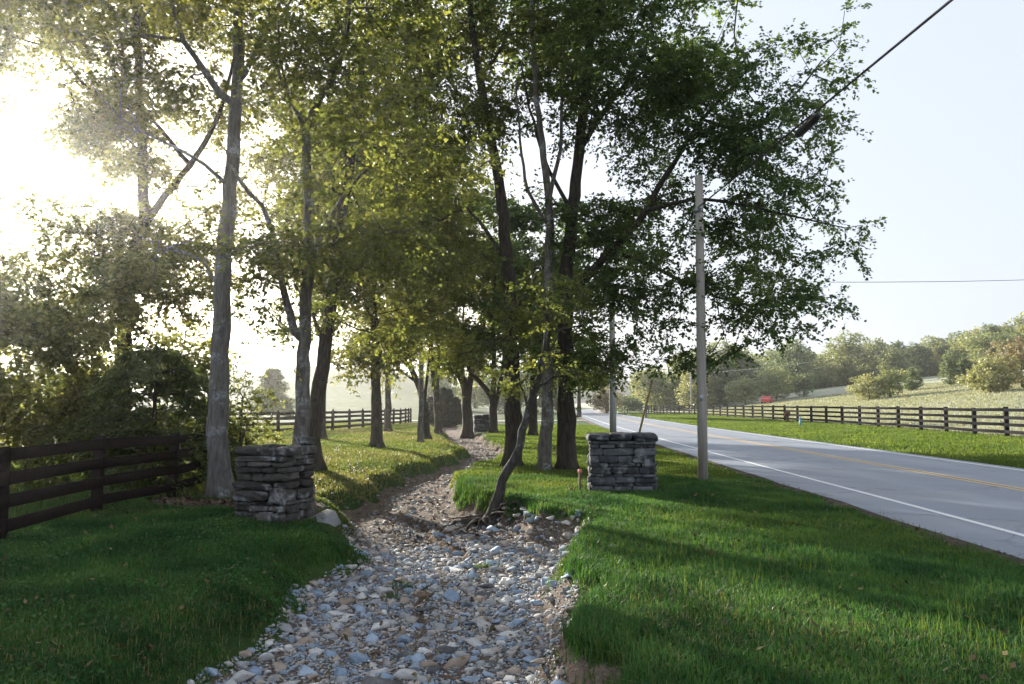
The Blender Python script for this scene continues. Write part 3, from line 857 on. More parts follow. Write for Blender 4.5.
# trees further up the creek; some upper crowns enlarged to shade the near lawn
far = [
    ((321, 442), 34, [([(321, 442), (322, 400), (326, 340), (322, 270), (316, 200)], .2, .06), ([(325, 345), (345, 310), (352, 280)], .07, .03)], [(300, 240, 34, 50, 70, 3.6), (345, 190, 34, 60, 70, 4), (310, 140, 34, 60, 50, 4), (350, 290, 34, 36, 36, 2.5)], 'bark_dark', 'leaf_hackberry',  # added tree, its crown keeps sun streaks off the near lawn
     'added tree half hidden right behind the leaning dark trunk, shading the near lawn', 420),
    ((377, 448), 29, [([(377, 448), (376, 400), (375, 340), (372, 260), (370, 180)], .22, .06)], [(372, 250, 29, 55, 90, 3.4), (372, 140, 29, 70, 60, 4), (362, 340, 29, 34, 34, 2), (400, 330, 29, 30, 36, 2)], 'bark_dark', 'leaf_hackberry',
     'short straight dark trunk alone on the dry lawn beyond the creek', 430),
    ((388, 433), 44, [([(388, 433), (388, 390), (388, 330), (390, 250)], .20, .06)], [(388, 290, 44, 44, 70, 3.6), (385, 190, 44, 60, 60, 4.5), (384, 352, 44, 30, 26, 2.6)], 'bark_mid', 'leaf_hackberry',
     'thin brown trunk standing close to the far left board fence', 300),
    ((420, 443), 33, [([(420, 443), (421, 400), (421, 340), (420, 260), (418, 180)], .125, .04)], [(418, 230, 33, 40, 90, 2.8), (418, 330, 33, 30, 34, 2)], 'bark_pale', 'leaf_elm',
     'slim pale straight trunk in front of a darker leaning one', 230),
    ((426, 440), 36, [([(426, 440), (425, 415), (420, 390), (410, 365), (404, 340), (398, 300)], .20, .06), ([(418, 384), (405, 374), (396, 368)], .07, .03), ([(424, 405), (428, 370), (432, 320)], .08, .03)],
     [(400, 300, 36, 46, 50, 3.2), (398, 210, 36, 60, 60, 4), (435, 290, 36, 34, 60, 3), (392, 355, 36, 26, 16, 1.6)], 'bark_dark', 'leaf_hackberry', 'dark trunk bending left behind the slim pale one', 320),
    ((439, 433), 44, [([(439, 433), (437, 402), (433, 370), (430, 330), (428, 270)], .22, .06), ([(437, 400), (438, 365), (438, 320), (440, 250)], .13, .05)],
     [(430, 260, 44, 40, 70, 3.6), (430, 180, 44, 70, 50, 4.5), (450, 250, 44, 34, 70, 3.4), (440, 340, 44, 26, 24, 2.2)], 'bark_mid', 'leaf_elm', 'twin stemmed trunk left of the dark arborvitae', 330),
    ((468, 432), 46, [([(468, 432), (467, 408), (465, 388), (460, 375), (448, 360), (444, 330), (440, 280)], .33, .08), ([(467, 405), (470, 385), (474, 360), (482, 340), (486, 290)], .2, .06), ([(464, 388), (462, 350), (464, 300)], .1, .04)],
     [(455, 290, 46, 44, 60, 4), (486, 290, 46, 40, 60, 4), (470, 345, 46, 36, 22, 3), (450, 345, 46, 26, 24, 2.4)], 'bark_dark', 'leaf_elm', 'broad dark tree forking low at the bend of the creek', 300),
    ((494, 433), 44, [([(494, 433), (493, 405), (490, 395), (480, 382), (471, 372), (462, 350)], .24, .06), ([(493, 405), (494, 370), (494, 320), (496, 260)], .16, .05), ([(494, 410), (501, 380), (505, 340), (508, 290)], .14, .05)],
     [(492, 270, 44, 44, 70, 4), (515, 290, 44, 34, 60, 3.4), (476, 345, 44, 26, 22, 2.4)], 'bark_dark', 'leaf_maple', 'dark tree throwing one long limb left across the low forking tree', 260),
    ((533, 436), 40, [([(533, 436), (533, 400), (534, 350), (535, 280)], .24, .07)], [(535, 310, 40, 40, 60, 3.4), (560, 340, 40, 34, 36, 3), (545, 250, 40, 50, 50, 3.4)], 'bark_dark', 'leaf_maple',
     'thick trunk half hidden behind the leaning sapling and the pale trunk', 240),
    ((579, 417), 98, [([(579, 417), (579, 400), (579, 380), (579, 350)], .3, .1)], [(579, 372, 98, 26, 26, 3.2), (592, 384, 98, 16, 14, 2.6), (570, 350, 98, 30, 36, 4)], 'bark_dark', 'leaf_maple',
     'distant dark tree at the bend of the road', 150),
]
for k, (bp, d, sk, cr, bk, lf, lab, n) in enumerate(far):
    make_tree('tree', bp, d, sk, cr, n, 80, .125 if d < 40 else .165 if d < 60 else .30, lf, bk, lab, seed=30 + k, min_z=1.8 + .012 * d, min_r=.014, spread=.75, flare=.4)


# shrubs and cedar behind the near left fence
def make_shrub(px, py, d, cr, n, per, ls, leaf, label, seed, cat='shrub', name='shrub', stems=6, **kw):
    g = rs(seed)
    b = at(px, py, d); b[2] = float(gz(b[0], b[1]))
    root = tag(empty(name, b), label, cat)
    ells = ell_px(cr); pts = ell_points(ells, n, g, .5, .4); pts = pts[pts[:, 2] > b[2] + .12]
    sk = []
    top = max(c[2] for c, r in ells)
    for k in range(stems):
        c, r = ells[k % len(ells)]
        e = c + g.normal(size=3) * np.array(r) * .4
        p0 = b + np.array((g.normal() * .12, g.normal() * .12, -.05)) if k else b - np.array((0, 0, .05))
        sk.append(([p0, p0 + (e - p0) * .45 + np.array((0, 0, .3)), e], .035, .012))
    A, PA, rr, DR, terms, N0 = grow(sk, pts, g, b[2] + .2, tip=.006)
    mb = MB(); tubes(A - b, PA, rr, mb)
    LV, LQ, LR = leaves(A[terms] - b, DR[terms], g, per, ls, **kw)
    mb.build('stem', M['bark_mid'], root, True)
    link('foliage', fast_mesh('foliage', LV, LQ, None, LR, M[leaf]), root)
    return root


make_shrub(30, 470, 16.5, [(30, 345, 16.5, 60, 70, .9), (70, 300, 17, 50, 45, .8), (0, 290, 17, 50, 50, .8), (40, 420, 16.2, 60, 40, 1.0), (60, 370, 16.6, 60, 50, .9), (20, 452, 15.6, 80, 30, .8)], 280, 56, .11, 'leaf_shrub', 'tall loose shrub over the middle of the dark board fence', 61, spread=.5)
make_shrub(-60, 480, 14.5, [(-60, 340, 14.5, 60, 80, 1.8), (-40, 420, 14.2, 70, 50, 1.5)], 200, 64, .11, 'leaf_shrub', 'shrub at the near end of the dark board fence', 62, spread=.5)
make_shrub(95, 468, 17.5, [(100, 295, 17.5, 55, 40, .8), (70, 360, 17.3, 40, 50, .8), (110, 415, 16.8, 50, 45, .9), (160, 285, 18, 45, 36, .8), (180, 340, 18, 36, 50, .7), (120, 452, 16.3, 70, 28, .8)], 250, 56, .115, 'leaf_shrub', 'broad pale leaved shrub left of the drooping cedar', 63, spread=.5)
make_shrub(238, 468, 16.5, [(240, 410, 16.5, 14, 26, .6), (226, 430, 16.3, 18, 30, .7), (250, 425, 16.2, 14, 22, .6)], 60, 60, .06, 'leaf_shrub', 'small twiggy bush rising behind the stone pier by the forked tree', 64, spread=.32)
make_shrub(205, 470, 17.5, [(205, 400, 17.5, 24, 50, .8), (200, 440, 17, 26, 30, .8), (185, 455, 16.6, 34, 24, .7)], 130, 70, .07, 'leaf_shrub', 'narrow dark bush between the drooping cedar and the pale trunk', 65, spread=.4)


make_shrub(70, 468, 18.8, [(40, 250, 18.8, 60, 40, 1.8), (130, 270, 18.8, 60, 36, 1.6), (170, 240, 19, 40, 36, 1.4), (-10, 250, 18.5, 50, 40, 1.6), (90, 215, 19, 40, 30, 1.2)], 190, 56, .10, 'leaf_hackberry', 'airy sapling clump rising above the shrubs behind the dark board fence', 66, spread=.55)


def make_cedar(px, d, h, rad, label, seed, tiers, per, ls, leaf='leaf_cedar', name='cedar_tree', lean=0, b=None, n_arm=9, bark='bark_dark'):
    g = rs(seed)
    if b is None:
        b = at(px, base_y(d), d)
    b = np.array(b, float); b[2] = float(gz(b[0], b[1]))
    root = tag(empty(name, b), label, 'tree')
    mb = MB(); mb.tube([(0, 0, -.1), (lean * .3, 0, h * .5), (lean, 0, h)], [h * .025, h * .016, h * .004], 8)
    tp, td = [], []
    for t in range(tiers):
        f = (t + .5 + g.uniform(-.3, .3)) / tiers
        z = h * (.10 + .88 * f); L = rad * (1 - f) ** .75 * g.uniform(.8, 1.1) + .12 * rad
        for k in range(n_arm):
            a = g.uniform(0, 2 * math.pi); l = L * g.uniform(.65, 1.15)
            e = np.array((math.cos(a) * l + lean * f, math.sin(a) * l, z - l * g.uniform(.0, .28)))
            p0 = np.array((lean * f, 0, z)); m_ = (p0 + e) / 2 + np.array((0, 0, l * .14))
            c = catmull([p0, m_, e], .3)
            mb.tube(c, np.linspace(.004 * h, .0012 * h, len(c)), 4, cap=False)
            for q in range(max(2, len(c) // 4), len(c)):
                tp.append(c[q]); dv = c[q] - c[q - 1]; td.append(dv / np.linalg.norm(dv))
    LV, LQ, LR = leaves(np.array(tp), np.array(td), g, per, ls, spread=.20 * rad ** .5, twigs=4, flat=.35, droop=.35, width=.16)
    mb.build('trunk', M[bark], root, True)
    link('crown', fast_mesh('crown', LV, LQ, None, LR, M[leaf]), root)
    return root


make_cedar(152, 15.6, 2.75, 2.1, 'dark cedar with drooping boughs behind the dark board fence', 71, 11, 34, .13, n_arm=10)
make_cedar(84, 17.6, 2.5, 1.6, 'smaller cedar half hidden behind the drooping one', 72, 9, 30, .13)
bb = at(272, 404, 84)
make_cedar(272, 78, 5.2, 2.3, 'lone young evergreen on the sunlit meadow left of the creek', 73, 14, 34, .30, b=bb, n_arm=9)


# arborvitae
def make_arbor(px, d, h, w, label, seed):
    g = rs(seed)
    b = at(px, base_y(d), d); b[2] = float(gz(b[0], b[1]))
    root = tag(empty('arborvitae', b), label, 'tree', 'arborvitae in a clump')
    n = 1500
    f = g.random(n) ** 1.1; a = g.uniform(0, 2 * math.pi, n)
    rr = w * np.sin(np.clip((1 - f) * 1.25 + .12, 0, 1.45)) * (1 + .12 * np.sin(a * 5 + f * 9)) * g.uniform(.7, 1.02, n)
    tp = np.stack([np.cos(a) * rr, np.sin(a) * rr, .06 + f * h], -1)
    td = np.stack([np.cos(a) * .4, np.sin(a) * .4, np.ones(n)], -1); td /= np.linalg.norm(td, axis=1, keepdims=True)
    LV, LQ, LR = leaves(tp, td * 2, g, 8, .16, spread=.14, twigs=2, flat=1.4, droop=0, width=.22)
    mb = MB(); mb.tube([(0, 0, -.05), (0, 0, h * .5), (0, 0, h * .93)], [.05, .035, .01], 6)
    mb.build('trunk', M['bark_mid'], root)
    link('crown', fast_mesh('crown', LV, LQ, None, LR, M['leaf_arborvitae']), root)


make_arbor(431, 64, 2.0, .55, 'short arborvitae beside the twin stemmed trunk', 81)
make_arbor(443.5, 66, 3.1, .62, 'tallest arborvitae of the dark clump', 82)
make_arbor(449, 67, 2.9, .60, 'second tallest arborvitae, next to the tallest', 83)
make_arbor(456, 66, 2.2, .60, 'stubby arborvitae at the creek side of the clump', 84)


# ------------------------------------------------------------------ hillside and field trees
def hill_tree_mesh(seed, h, w, nl, leaf, kind='round', ls=.55):
    g = rs(seed)
    ells = []
    for k in range(9):
        a = g.uniform(0, 2 * math.pi); r = w * .52 * g.random() ** .5
        z = h * g.uniform(.24, .82); sh = 1 if kind == 'round' else max(.25, 1.15 - z / h)
        ells.append((np.array((math.cos(a) * r * sh, math.sin(a) * r * sh, z)), (w * .36 * sh * g.uniform(.7, 1.2), w * .36 * sh * g.uniform(.7, 1.2), h * .17 * g.uniform(.8, 1.2))))
    ells.append((np.array((0, 0, h * .40)), (w * .48, w * .48, h * .36)))
    ells.append((np.array((0, 0, h * .8)), (w * .25, w * .25, h * .2)))
    pts = ell_points(ells, nl // 5, g, .22); pts = pts[pts[:, 2] > h * .04]
    td = pts - np.array((0, 0, h * .4)); td /= np.linalg.norm(td, axis=1, keepdims=True)
    V, Q, Rn = leaves(pts, td, g, 6, ls, spread=ls * 1.0, twigs=3, flat=.8, droop=.1, width=.42)
    mb = MB()
    mb.tube([(0, 0, -.6), (.1, 0, h * .3), (0, .1, h * .7)], [h * .03, h * .022, h * .008], 7)
    for k in range(6):
        a = k * 1.05; mb.tube([(0, 0, h * (.22 + .06 * k)), (math.cos(a) * w * .25, math.sin(a) * w * .25, h * (.4 + .06 * k))], [h * .012, h * .004], 5)
    return mb.mesh('trunk', M['bark_mid'], True), fast_mesh('crown', V, Q, None, Rn, M[leaf])


def put_tree(name, meshes, x, y, sc, rz, label, cat, group=None, sz=None):
    o = empty(name, (x, y, float(gz(x, y))))
    o.scale = (sc, sc, sz or sc); o.rotation_euler = (0, 0, rz)
    tag(o, label, cat, group)
    link('trunk', meshes[0], o); link('crown', meshes[1], o)
    return o


protos = {
    'mid': [hill_tree_mesh(201, 10, 8.5, 4200, 'leaf_hill'), hill_tree_mesh(202, 11, 8, 4200, 'leaf_hill')],
    'dark': [hill_tree_mesh(203, 10, 8, 4200, 'leaf_hill_dark'), hill_tree_mesh(204, 9.5, 6.5, 4200, 'leaf_hill_dark', 'cone')],
    'pale': [hill_tree_mesh(205, 8.5, 8, 4200, 'leaf_hill_pale'), hill_tree_mesh(206, 9, 7.5, 4200, 'leaf_hill_pale')],
}
LAB = {'mid': 'mid green leafy tree in the wood on the hillside beyond the field', 'dark': 'dark green tree in the wood on the hillside beyond the field', 'pale': 'pale yellow green tree in the wood on the hillside beyond the field'}
g = rs(99)
placed = []
tries = 0
while len(placed) < 275 and tries < 20000:
    tries += 1
    px = g.uniform(596, 1130)
    d0 = np.interp(px, [596, 640, 700, 760, 800, 830, 880, 905, 930, 960, 985, 1130], [215, 180, 165, 172, 200, 235, 225, 205, 260, 270, 190, 150])
    d = d0 + g.random() ** 1.4 * (150 if px > 700 else 150)
    x = (px - CX) / F * d
    if x < road_l(d) + RW + 9 or (abs(px - 766) < 24 and d < 215): continue
    if any((x - a) ** 2 + (d - b) ** 2 < 4.6 ** 2 for a, b in placed): continue
    placed.append((x, d))
    kd = g.choice(['mid', 'dark', 'pale'], p=[.5, .28, .22])
    sc = g.uniform(.85, 1.28) * (.75 if px < 700 else 1)
    put_tree('tree', protos[kd][g.integers(0, 2)], x, d, sc, g.uniform(0, 6.28), LAB[kd], 'tree', 'trees of the wooded hillside', sc * g.uniform(.85, 1.2))
# trees standing on the field in front of the wood
fld = [
    (868, 113, hill_tree_mesh(301, 3.7, 4.0, 2600, 'leaf_hill_pale', ls=.26), 1, 'bush', 'pale rounded bush on the field, left one of a touching pair'),
    (889, 112, hill_tree_mesh(302, 3.8, 3.2, 2600, 'leaf_hill', ls=.26), 1, 'tree', 'bright green small tree on the field, right one of a touching pair'),
    (912, 122, hill_tree_mesh(303, 3.5, 2.5, 2000, 'leaf_hill_dark', 'cone', ls=.24), 1, 'tree', 'small lone conical tree on the field between the bush pair and the cedars'),
    (950, 122, hill_tree_mesh(304, 5.2, 3.0, 2600, 'leaf_hill_dark', 'cone', ls=.28), 1, 'tree', 'left one of two dark cedars high on the field'),
    (966, 120, hill_tree_mesh(305, 4.6, 3.0, 2600, 'leaf_hill_dark', 'cone', ls=.28), 1, 'tree', 'right one of two dark cedars high on the field'),
    (990, 92, hill_tree_mesh(306, 4.3, 4.6, 3200, 'leaf_hill_pale', ls=.30), 1, 'bush', 'yellow green bush in front of the big tan thicket on the field'),
    (1022, 94, hill_tree_mesh(307, 5.8, 5.8, 3400, 'leaf_tan', ls=.32), 1, 'tree', 'big tan brown thicket above the fence at the edge of the view'),
    (745, 158, hill_tree_mesh(308, 5.4, 5.6, 3000, 'leaf_hill', ls=.36), 1, 'tree', 'round green tree at the field edge near the red car'),
    (776, 160, hill_tree_mesh(309, 6.6, 6.2, 3000, 'leaf_hill', ls=.36), 1, 'tree', 'larger round green tree just right of the red car'),
    (803, 160, hill_tree_mesh(310, 4.8, 4.0, 2400, 'leaf_hill_dark', ls=.34), 1, 'tree', 'narrow tree right of the two round ones at the field edge'),
    (606, 135, hill_tree_mesh(311, 5.2, 4.8, 2600, 'leaf_tan', ls=.34), 1, 'tree', 'tan tree at the far bend of the road, left of the second pole'),
    (627, 150, hill_tree_mesh(312, 3.2, 5.2, 2400, 'leaf_hill_dark', ls=.34), 1, 'bush', 'low dark bush at the far bend, right of the second pole'),
]
for k, (px, d, me, sc, nm, lab) in enumerate(fld):
    x = (px - CX) / F * d
    put_tree('field_' + nm, me, x, d, sc, k * 1.3, lab, nm)
# a few hazy trees on the meadow crest at the left, beyond the near grove
g = rs(77)
for k, (px, d) in enumerate(((-60, 120), (40, 150), (-160, 90), (440, 150), (505, 135), (475, 170), (545, 140))):
    x = (px - CX) / F * d
    put_tree('tree', protos['mid' if k % 2 else 'dark'][k % 2], x, d, g.uniform(.75, 1.0), k * 1.7, 'hazy broad tree standing beyond the driveway', 'tree', 'hazy trees beyond the driveway')


# ------------------------------------------------------------------ fences
def make_fence(path, spacing, ph, pw, boards, bw, bt, mat, label, side, cap=.0, seed=1, first=0.0):
    g = rs(seed)
    c = catmull([(x, y, 0) for x, y in path], .2)
    seg = np.linalg.norm(np.diff(c, axis=0), axis=1); s = np.concatenate([[0], np.cumsum(seg)])
    ds = np.arange(first, s[-1], spacing)
    P = np.stack([np.interp(ds, s, c[:, k]) for k in (0, 1)], -1)
    z = gz(P[:, 0], P[:, 1])
    root = tag(empty('board_fence', (P[0, 0], P[0, 1], z[0])), label, 'fence')
    o = np.array((P[0, 0], P[0, 1], z[0]))
    for k in range(len(P)):
        a = P[max(0, k - 1)]; b = P[min(len(P) - 1, k + 1)]; rz = math.atan2(b[1] - a[1], b[0] - a[0])
        mb = MB(); hh = ph + g.normal() * .012
        mb.box((0, 0, hh / 2 - .06), (pw, pw, hh + .12), 0, g.random(), .008)
        if cap:
            mb.box((0, 0, hh + cap / 2), (pw * .62, pw * .62, cap), 0, g.random(), .02)
        q = mb.build('post', mat, root, loc=np.array((P[k, 0], P[k, 1], z[k])) - o)
        q.rotation_euler = (g.normal() * .012, g.normal() * .012, rz)
    for zb in boards:
        mb = MB()
        for k in range(len(P) - 1):
            a = np.array((P[k, 0], P[k, 1], z[k] + zb + g.normal() * .010)); b = np.array((P[k + 1, 0], P[k + 1, 1], z[k + 1] + zb + g.normal() * .010))
            dv = b - a; L = np.linalg.norm(dv); rz = math.atan2(dv[1], dv[0])
            nrm = np.array((-math.sin(rz), math.cos(rz), 0)) * side
            ctr = (a + b) / 2 + nrm * (pw / 2 + bt / 2 + .002) - o
            mb.box(ctr, (L - .012, bt, bw * g.uniform(.95, 1.03)), rz, g.random(), .004, tilty=-math.asin(dv[2] / L))
        mb.build('rail', mat, root)
    return root


make_fence([(-6.2, -6), (-6.0, 2), (-5.93, 9.4), (-6.03, 11.85), (-5.94, 14.1), (-5.95, 16.6)], 2.36, 1.12, .125, (.20, .47, .74, 1.01), .15, .025, M['board_brown'],
           'dark brown four board fence at the left edge of the near lawn', -1, seed=1, first=15.4 - 2.36 * 6)
make_fence([(-27, 29), (-20, 33), (-14.5, 36.5), (-12.1, 38.8), (-11.2, 41.5), (-9.9, 44.5), (-9.3, 48), (-8.6, 53), (-8.1, 60), (-8.3, 66)], 2.4, 1.12, .13, (.22, .5, .78, 1.03), .14, .025, M['board_brown'],
           'dark board fence along the meadow beyond the dry lawn', 1, .09, seed=2)
make_fence([(b_, a_) for a_, b_ in FR], 3.3, 1.45, .17, (.28, .62, .96, 1.32), .15, .03, M['board_black'],
           'long black four board fence on the far side of the road', 1, seed=3)


# ------------------------------------------------------------------ stone piers
def rock_block(size, g, n=5, p=5.0, rough=.05):
    u = np.linspace(-1, 1, n)
    pts, Q = [], []
    for ax in range(3):
        for sg in (-1, 1):
            b = len(pts)
            for a in u:
                for c in u:
                    v = [0, 0, 0]; v[ax] = sg; v[(ax + 1) % 3] = a; v[(ax + 2) % 3] = c; pts.append(v)
            for i_ in range(n - 1):
                for j_ in range(n - 1):
                    q = [b + i_ * n + j_, b + (i_ + 1) * n + j_, b + (i_ + 1) * n + j_ + 1, b + i_ * n + j_ + 1]
                    Q.append(q if sg > 0 else q[::-1])
    V = np.array(pts, float)
    V = V / (np.sum(np.abs(V) ** p, axis=1) ** (1 / p))[:, None]
    V = V * (1 + rough * np.stack([np.sin(V @ g.normal(size=3) * 3.3 + g.random() * 6) for _ in range(3)], -1))
    V = V + .05 * np.stack([np.sin(V @ g.normal(size=3) * 6 + g.random() * 6) for _ in range(3)], -1)
    return V * np.asarray(size) / 2, np.array(Q)


def make_pier(x, y, rz, w, dp, hgt, mat, label, seed, cap=True, ruin=0.0, jut=.026, hvar=(.05, .15), wob_=.07):
    g = rs(seed)
    z0 = float(gz(x, y))
    root = tag(empty('stone_pier', (x, y, z0)), label, 'stone pier')
    root.rotation_euler = (0, 0, rz)
    mb = MB(); core = MB()
    ch_ = hgt * (1 - ruin * 1.15) - .05
    core.box((0, 0, ch_ / 2 - .04), (w - .16, dp - .16, ch_))
    z = -.10
    row = 0
    while z < hgt - .06:
        ch = g.uniform(*hvar)
        for side, (L, off, axx) in enumerate(((w, -dp / 2, 0), (w, dp / 2, 0), (dp, -w / 2, 1), (dp, w / 2, 1))):
            t = -L / 2 + (.02 if axx else 0)
            while t < L / 2 - .05:
                l = min(g.uniform(.16, .62), L / 2 - t)
                if l < .07: l = L / 2 - t
                thick = g.uniform(.17, .24)
                pr = g.uniform(-.9, 1.1) * jut
                ruin_cut = ruin and z > hgt * (1 - ruin) * g.uniform(.9, 1.15)
                if not ruin_cut:
                    hh = ch * g.uniform(.88, 1.0) * (1.5 if g.random() < .06 else 1)
                    V, Q = rock_block((l * .99, thick, hh * 1.02), g, 6, 9.0 if jut < .03 else 5.0, wob_)
                    if axx == 0: c = np.array((t + l / 2, off + math.copysign(thick / 2 - .02 - pr, -off), z + ch / 2))
                    else:
                        V = V[:, [1, 0, 2]] * np.array((1, -1, 1)); c = np.array((off + math.copysign(thick / 2 - .02 - pr, -off), t + l / 2, z + ch / 2))
                    a = g.normal() * .03; cs, sn = math.cos(a), math.sin(a)
                    V = np.stack([V[:, 0] * cs - V[:, 1] * sn, V[:, 0] * sn + V[:, 1] * cs, V[:, 2] + V[:, 0] * g.normal() * .03], -1)
                    mb.add(V + c, Q, None, g.random())
                t += l
        z += ch; row += 1
    if ruin:                                   # loose stones left on the broken top
        for q in range(16):
            V, Q = rock_block((g.uniform(.16, .36), g.uniform(.14, .26), g.uniform(.07, .15)), g, 6, 4.5, .1)
            a = g.uniform(0, 3.1); cs, sn = math.cos(a), math.sin(a); V = np.stack([V[:, 0] * cs - V[:, 1] * sn, V[:, 0] * sn + V[:, 1] * cs, V[:, 2]], -1)
            mb.add(V + np.array((g.uniform(-.4, .4) * (w - .22), g.uniform(-.4, .4) * (dp - .22), ch_ + g.uniform(-.04, .14))), Q, None, g.random())
    core.build('core', M['pier_core'], root)
    mb.build('stonework', mat, root, True)
    if cap:
        cb = MB()
        t = -w / 2 - .05
        while t < w / 2:
            l = min(g.uniform(.32, .55), w / 2 + .06 - t)
            if l < .16: break
            V, Q = rock_block((l * 1.03, dp + .12 + g.uniform(-.05, .06), g.uniform(.12, .18)), g, 6, 6.0, .08)
            cb.add(V + np.array((t + l / 2, g.uniform(-.03, .03), z + .055 + g.uniform(-.012, .02))), Q, None, g.random()); t += l
        cb.build('capstone', mat, root, True)
    return root


pr = at(624, 492, 14.6)
make_pier(pr[0] + .02, pr[1] + .45, R(-5), 1.17, .95, .98, M['pier_stone'], 'square dry laid stone pier with rough capstones by the roadside verge', 5)
pl = at(263, 519, 11.3)
make_pier(pl[0] + .03, pl[1] + .45, R(-15), .80, .80, 1.24, M['pier_stone_warm'], 'worn dry laid stone pier between the pale trunk and the forked tree', 6, cap=False, ruin=.24, jut=.055, hvar=(.05, .17), wob_=.12)
pf = at(481, 431, 47)
make_pier(pf[0], pf[1] + .3, R(8), .85, .8, .85, M['pier_stone'], 'far small stone pier beside the creek near the driveway', 8)

# pale farm gate by the driveway
ga = tag(empty('farm_gate', (-4.3, 71, float(gz(-4.3, 71)))), 'pale metal farm gate by the driveway behind the creek', 'gate')
mb = MB()
for z in (.25, .5, .75, 1.0, 1.2): mb.tube([(-2.0, 0, z), (2.2, 0, z)], .028, 6)
for x in (-2.0, 0, 2.2): mb.tube([(x, .002, .2), (x, .002, 1.25)], .03, 6)
mb.build('bars', M['gate_metal'], ga)
for x in (-2.15, 2.35):
    mb = MB(); mb.box((x, 0, .65), (.14, .14, 1.5), 0, .5, .01); mb.build('post', M['post_grey'], ga)


# ------------------------------------------------------------------ poles, wires and small roadside things
def make_pole(x, y, h, r, mat, label, arm=False, lean=(0, 0), group=None):
    z = float(gz(x, y))
    root = tag(empty('utility_pole', (x, y, z)), label, 'pole', group)
    mb = MB(); mb.tube([(0, 0, -.3), (lean[0] * .33, lean[1] * .33, h / 3), (lean[0] * .66, lean[1] * .66, h * .66), (lean[0], lean[1], h)], [r, r * .94, r * .86, r * .78], 20)
    mb.build('shaft', mat, root, True)
    if arm:
        a = MB(); a.box((lean[0], lean[1] - r, h - .5), (2.0, .09, .11), 0, .5, .01); a.build('crossarm', M['pole_wood'], root)
        for dx in (-.85, -.3, .85):
            i_ = MB(); i_.tube([(lean[0] + dx, lean[1] - r, h - .44), (lean[0] + dx, lean[1] - r, h - .38), (lean[0] + dx, lean[1] - r, h - .30)], [.035, .05, .03], 10); i_.build('insulator', M['steel'], root)
    return root


p1 = at(703, 481, 16.7)
P1 = np.array((p1[0], p1[1], float(gz(p1[0], p1[1]))))
make_pole(P1[0], P1[1], 6.45, .105, M['pole_wood'], 'nearest weathered wooden utility pole on the verge by the road', lean=(.03, 0))
p2 = at(613, 433, 43)
hw = tag(empty('cable_bracket', P1 + np.array((0, 0, 5.7))), 'small steel bracket holding the black cable on the near pole', 'bracket')
mb = MB(); mb.tube([(0, 0, -.04), (0, 0, .04)], .108, 20); mb.build('band', M['steel'], hw, True)
mb = MB(); mb.box((0, -.15, .02), (.05, .14, .06), 0, .5, .006); mb.build('clamp', M['steel'], hw)
P2 = np.array((p2[0], p2[1], float(gz(p2[0], p2[1]))))
make_pole(P2[0], P2[1], 9.0, .19, M['pole_grey'], 'second grey utility pole, standing further up the near side of the road')
tg = tag(empty('pole_tag', P1 + np.array((-.03, -.108, 1.75))), 'small metal number plate nailed to the near pole', 'tag')
mb = MB(); mb.box((0, 0, 0), (.07, .012, .11), 0, .5, .003); mb.build('plate', M['steel'], tg)
mb = MB()
for zz_ in (-.04, .04): mb.tube([(0, -.004, zz_), (0, -.012, zz_)], .006, 6)
mb.build('nail', M['steel'], tg)
P3 = np.array((33.5, 150, 0)); P3[2] = gz(P3[0], P3[1])
make_pole(P3[0], P3[1], 7.6, .14, M['pole_grey'], 'thin far utility pole behind the black fence')
P4 = np.array((56.0, 62.0, 0)); P4[2] = gz(P4[0], P4[1])
make_pole(P4[0], P4[1], 9.5, .15, M['pole_wood'], 'wooden utility pole up on the field right of the view', arm=True)
P5 = np.array((5.85, -30.0, 0)); P5[2] = gz(P5[0], P5[1])
make_pole(P5[0], P5[1], 8.2, .11, M['pole_wood'], 'wooden utility pole on the verge behind the viewpoint')


def make_cable(a, b, sag, r, label, n=40, loops=True):
    t = np.linspace(0, 1, n)[:, None]
    P = np.asarray(a) * (1 - t) + np.asarray(b) * t; P[:, 2] -= (4 * sag * t * (1 - t))[:, 0]
    o = np.asarray(a, float)
    mb = MB(); mb.tube(P - o, r, 6)
    ob = mb.build('overhead_cable', M['cable_black'], None, True, o)
    return tag(ob, label, 'cable'), P


a1 = P1 + np.array((-.02, -.1, 5.75)); a1[2] = P1[2] + 5.75
b1 = P5 + np.array((0, .1, 5.25))
_, PC = make_cable(a1, b1, .15, .015, 'black cable running from the near pole over the verge towards the viewer', 160)
make_cable(a1 + np.array((0, .2, .02)), P2 + np.array((0, -.2, 6.6)), .35, .02, 'black cable strung between the near pole and the second pole')
make_cable(P2 + np.array((.1, 0, 8.4)), P4 + np.array((0, 0, 9.0)), .5, .018, 'thin cable crossing high above the road to the field')
make_cable(P3 + np.array((0, 0, 7.4)), P4 + np.array((.3, 0, 8.6)), 1.6, .018, 'thin cable sagging in front of the wooded hillside')
# splice closure hung under the cable
k = int(np.argmin(np.abs(PC[:, 1] - 10.6)))
c0 = np.array([np.interp(y_, PC[::-1, 1], PC[::-1, q]) for y_ in (11.0,) for q in (0, 1, 2)])
sp = tag(empty('cable_splice_case', c0 - np.array((0, 0, .105))), 'dark splice case hanging under the black cable', 'splice case')
mb = MB(); mb.tube([(0, -.42, 0), (0, -.40, 0), (0, -.28, 0), (0, .28, 0), (0, .40, 0), (0, .42, 0)], [.02, .04, .062, .062, .04, .02], 14); mb.build('body', M['cable_black'], sp, True)
for yy in (-.25, .25):
    mb = MB(); mb.box((0, yy, .075), (.02, .04, .08), 0, .5, .003); mb.build('hanger', M['steel'], sp)

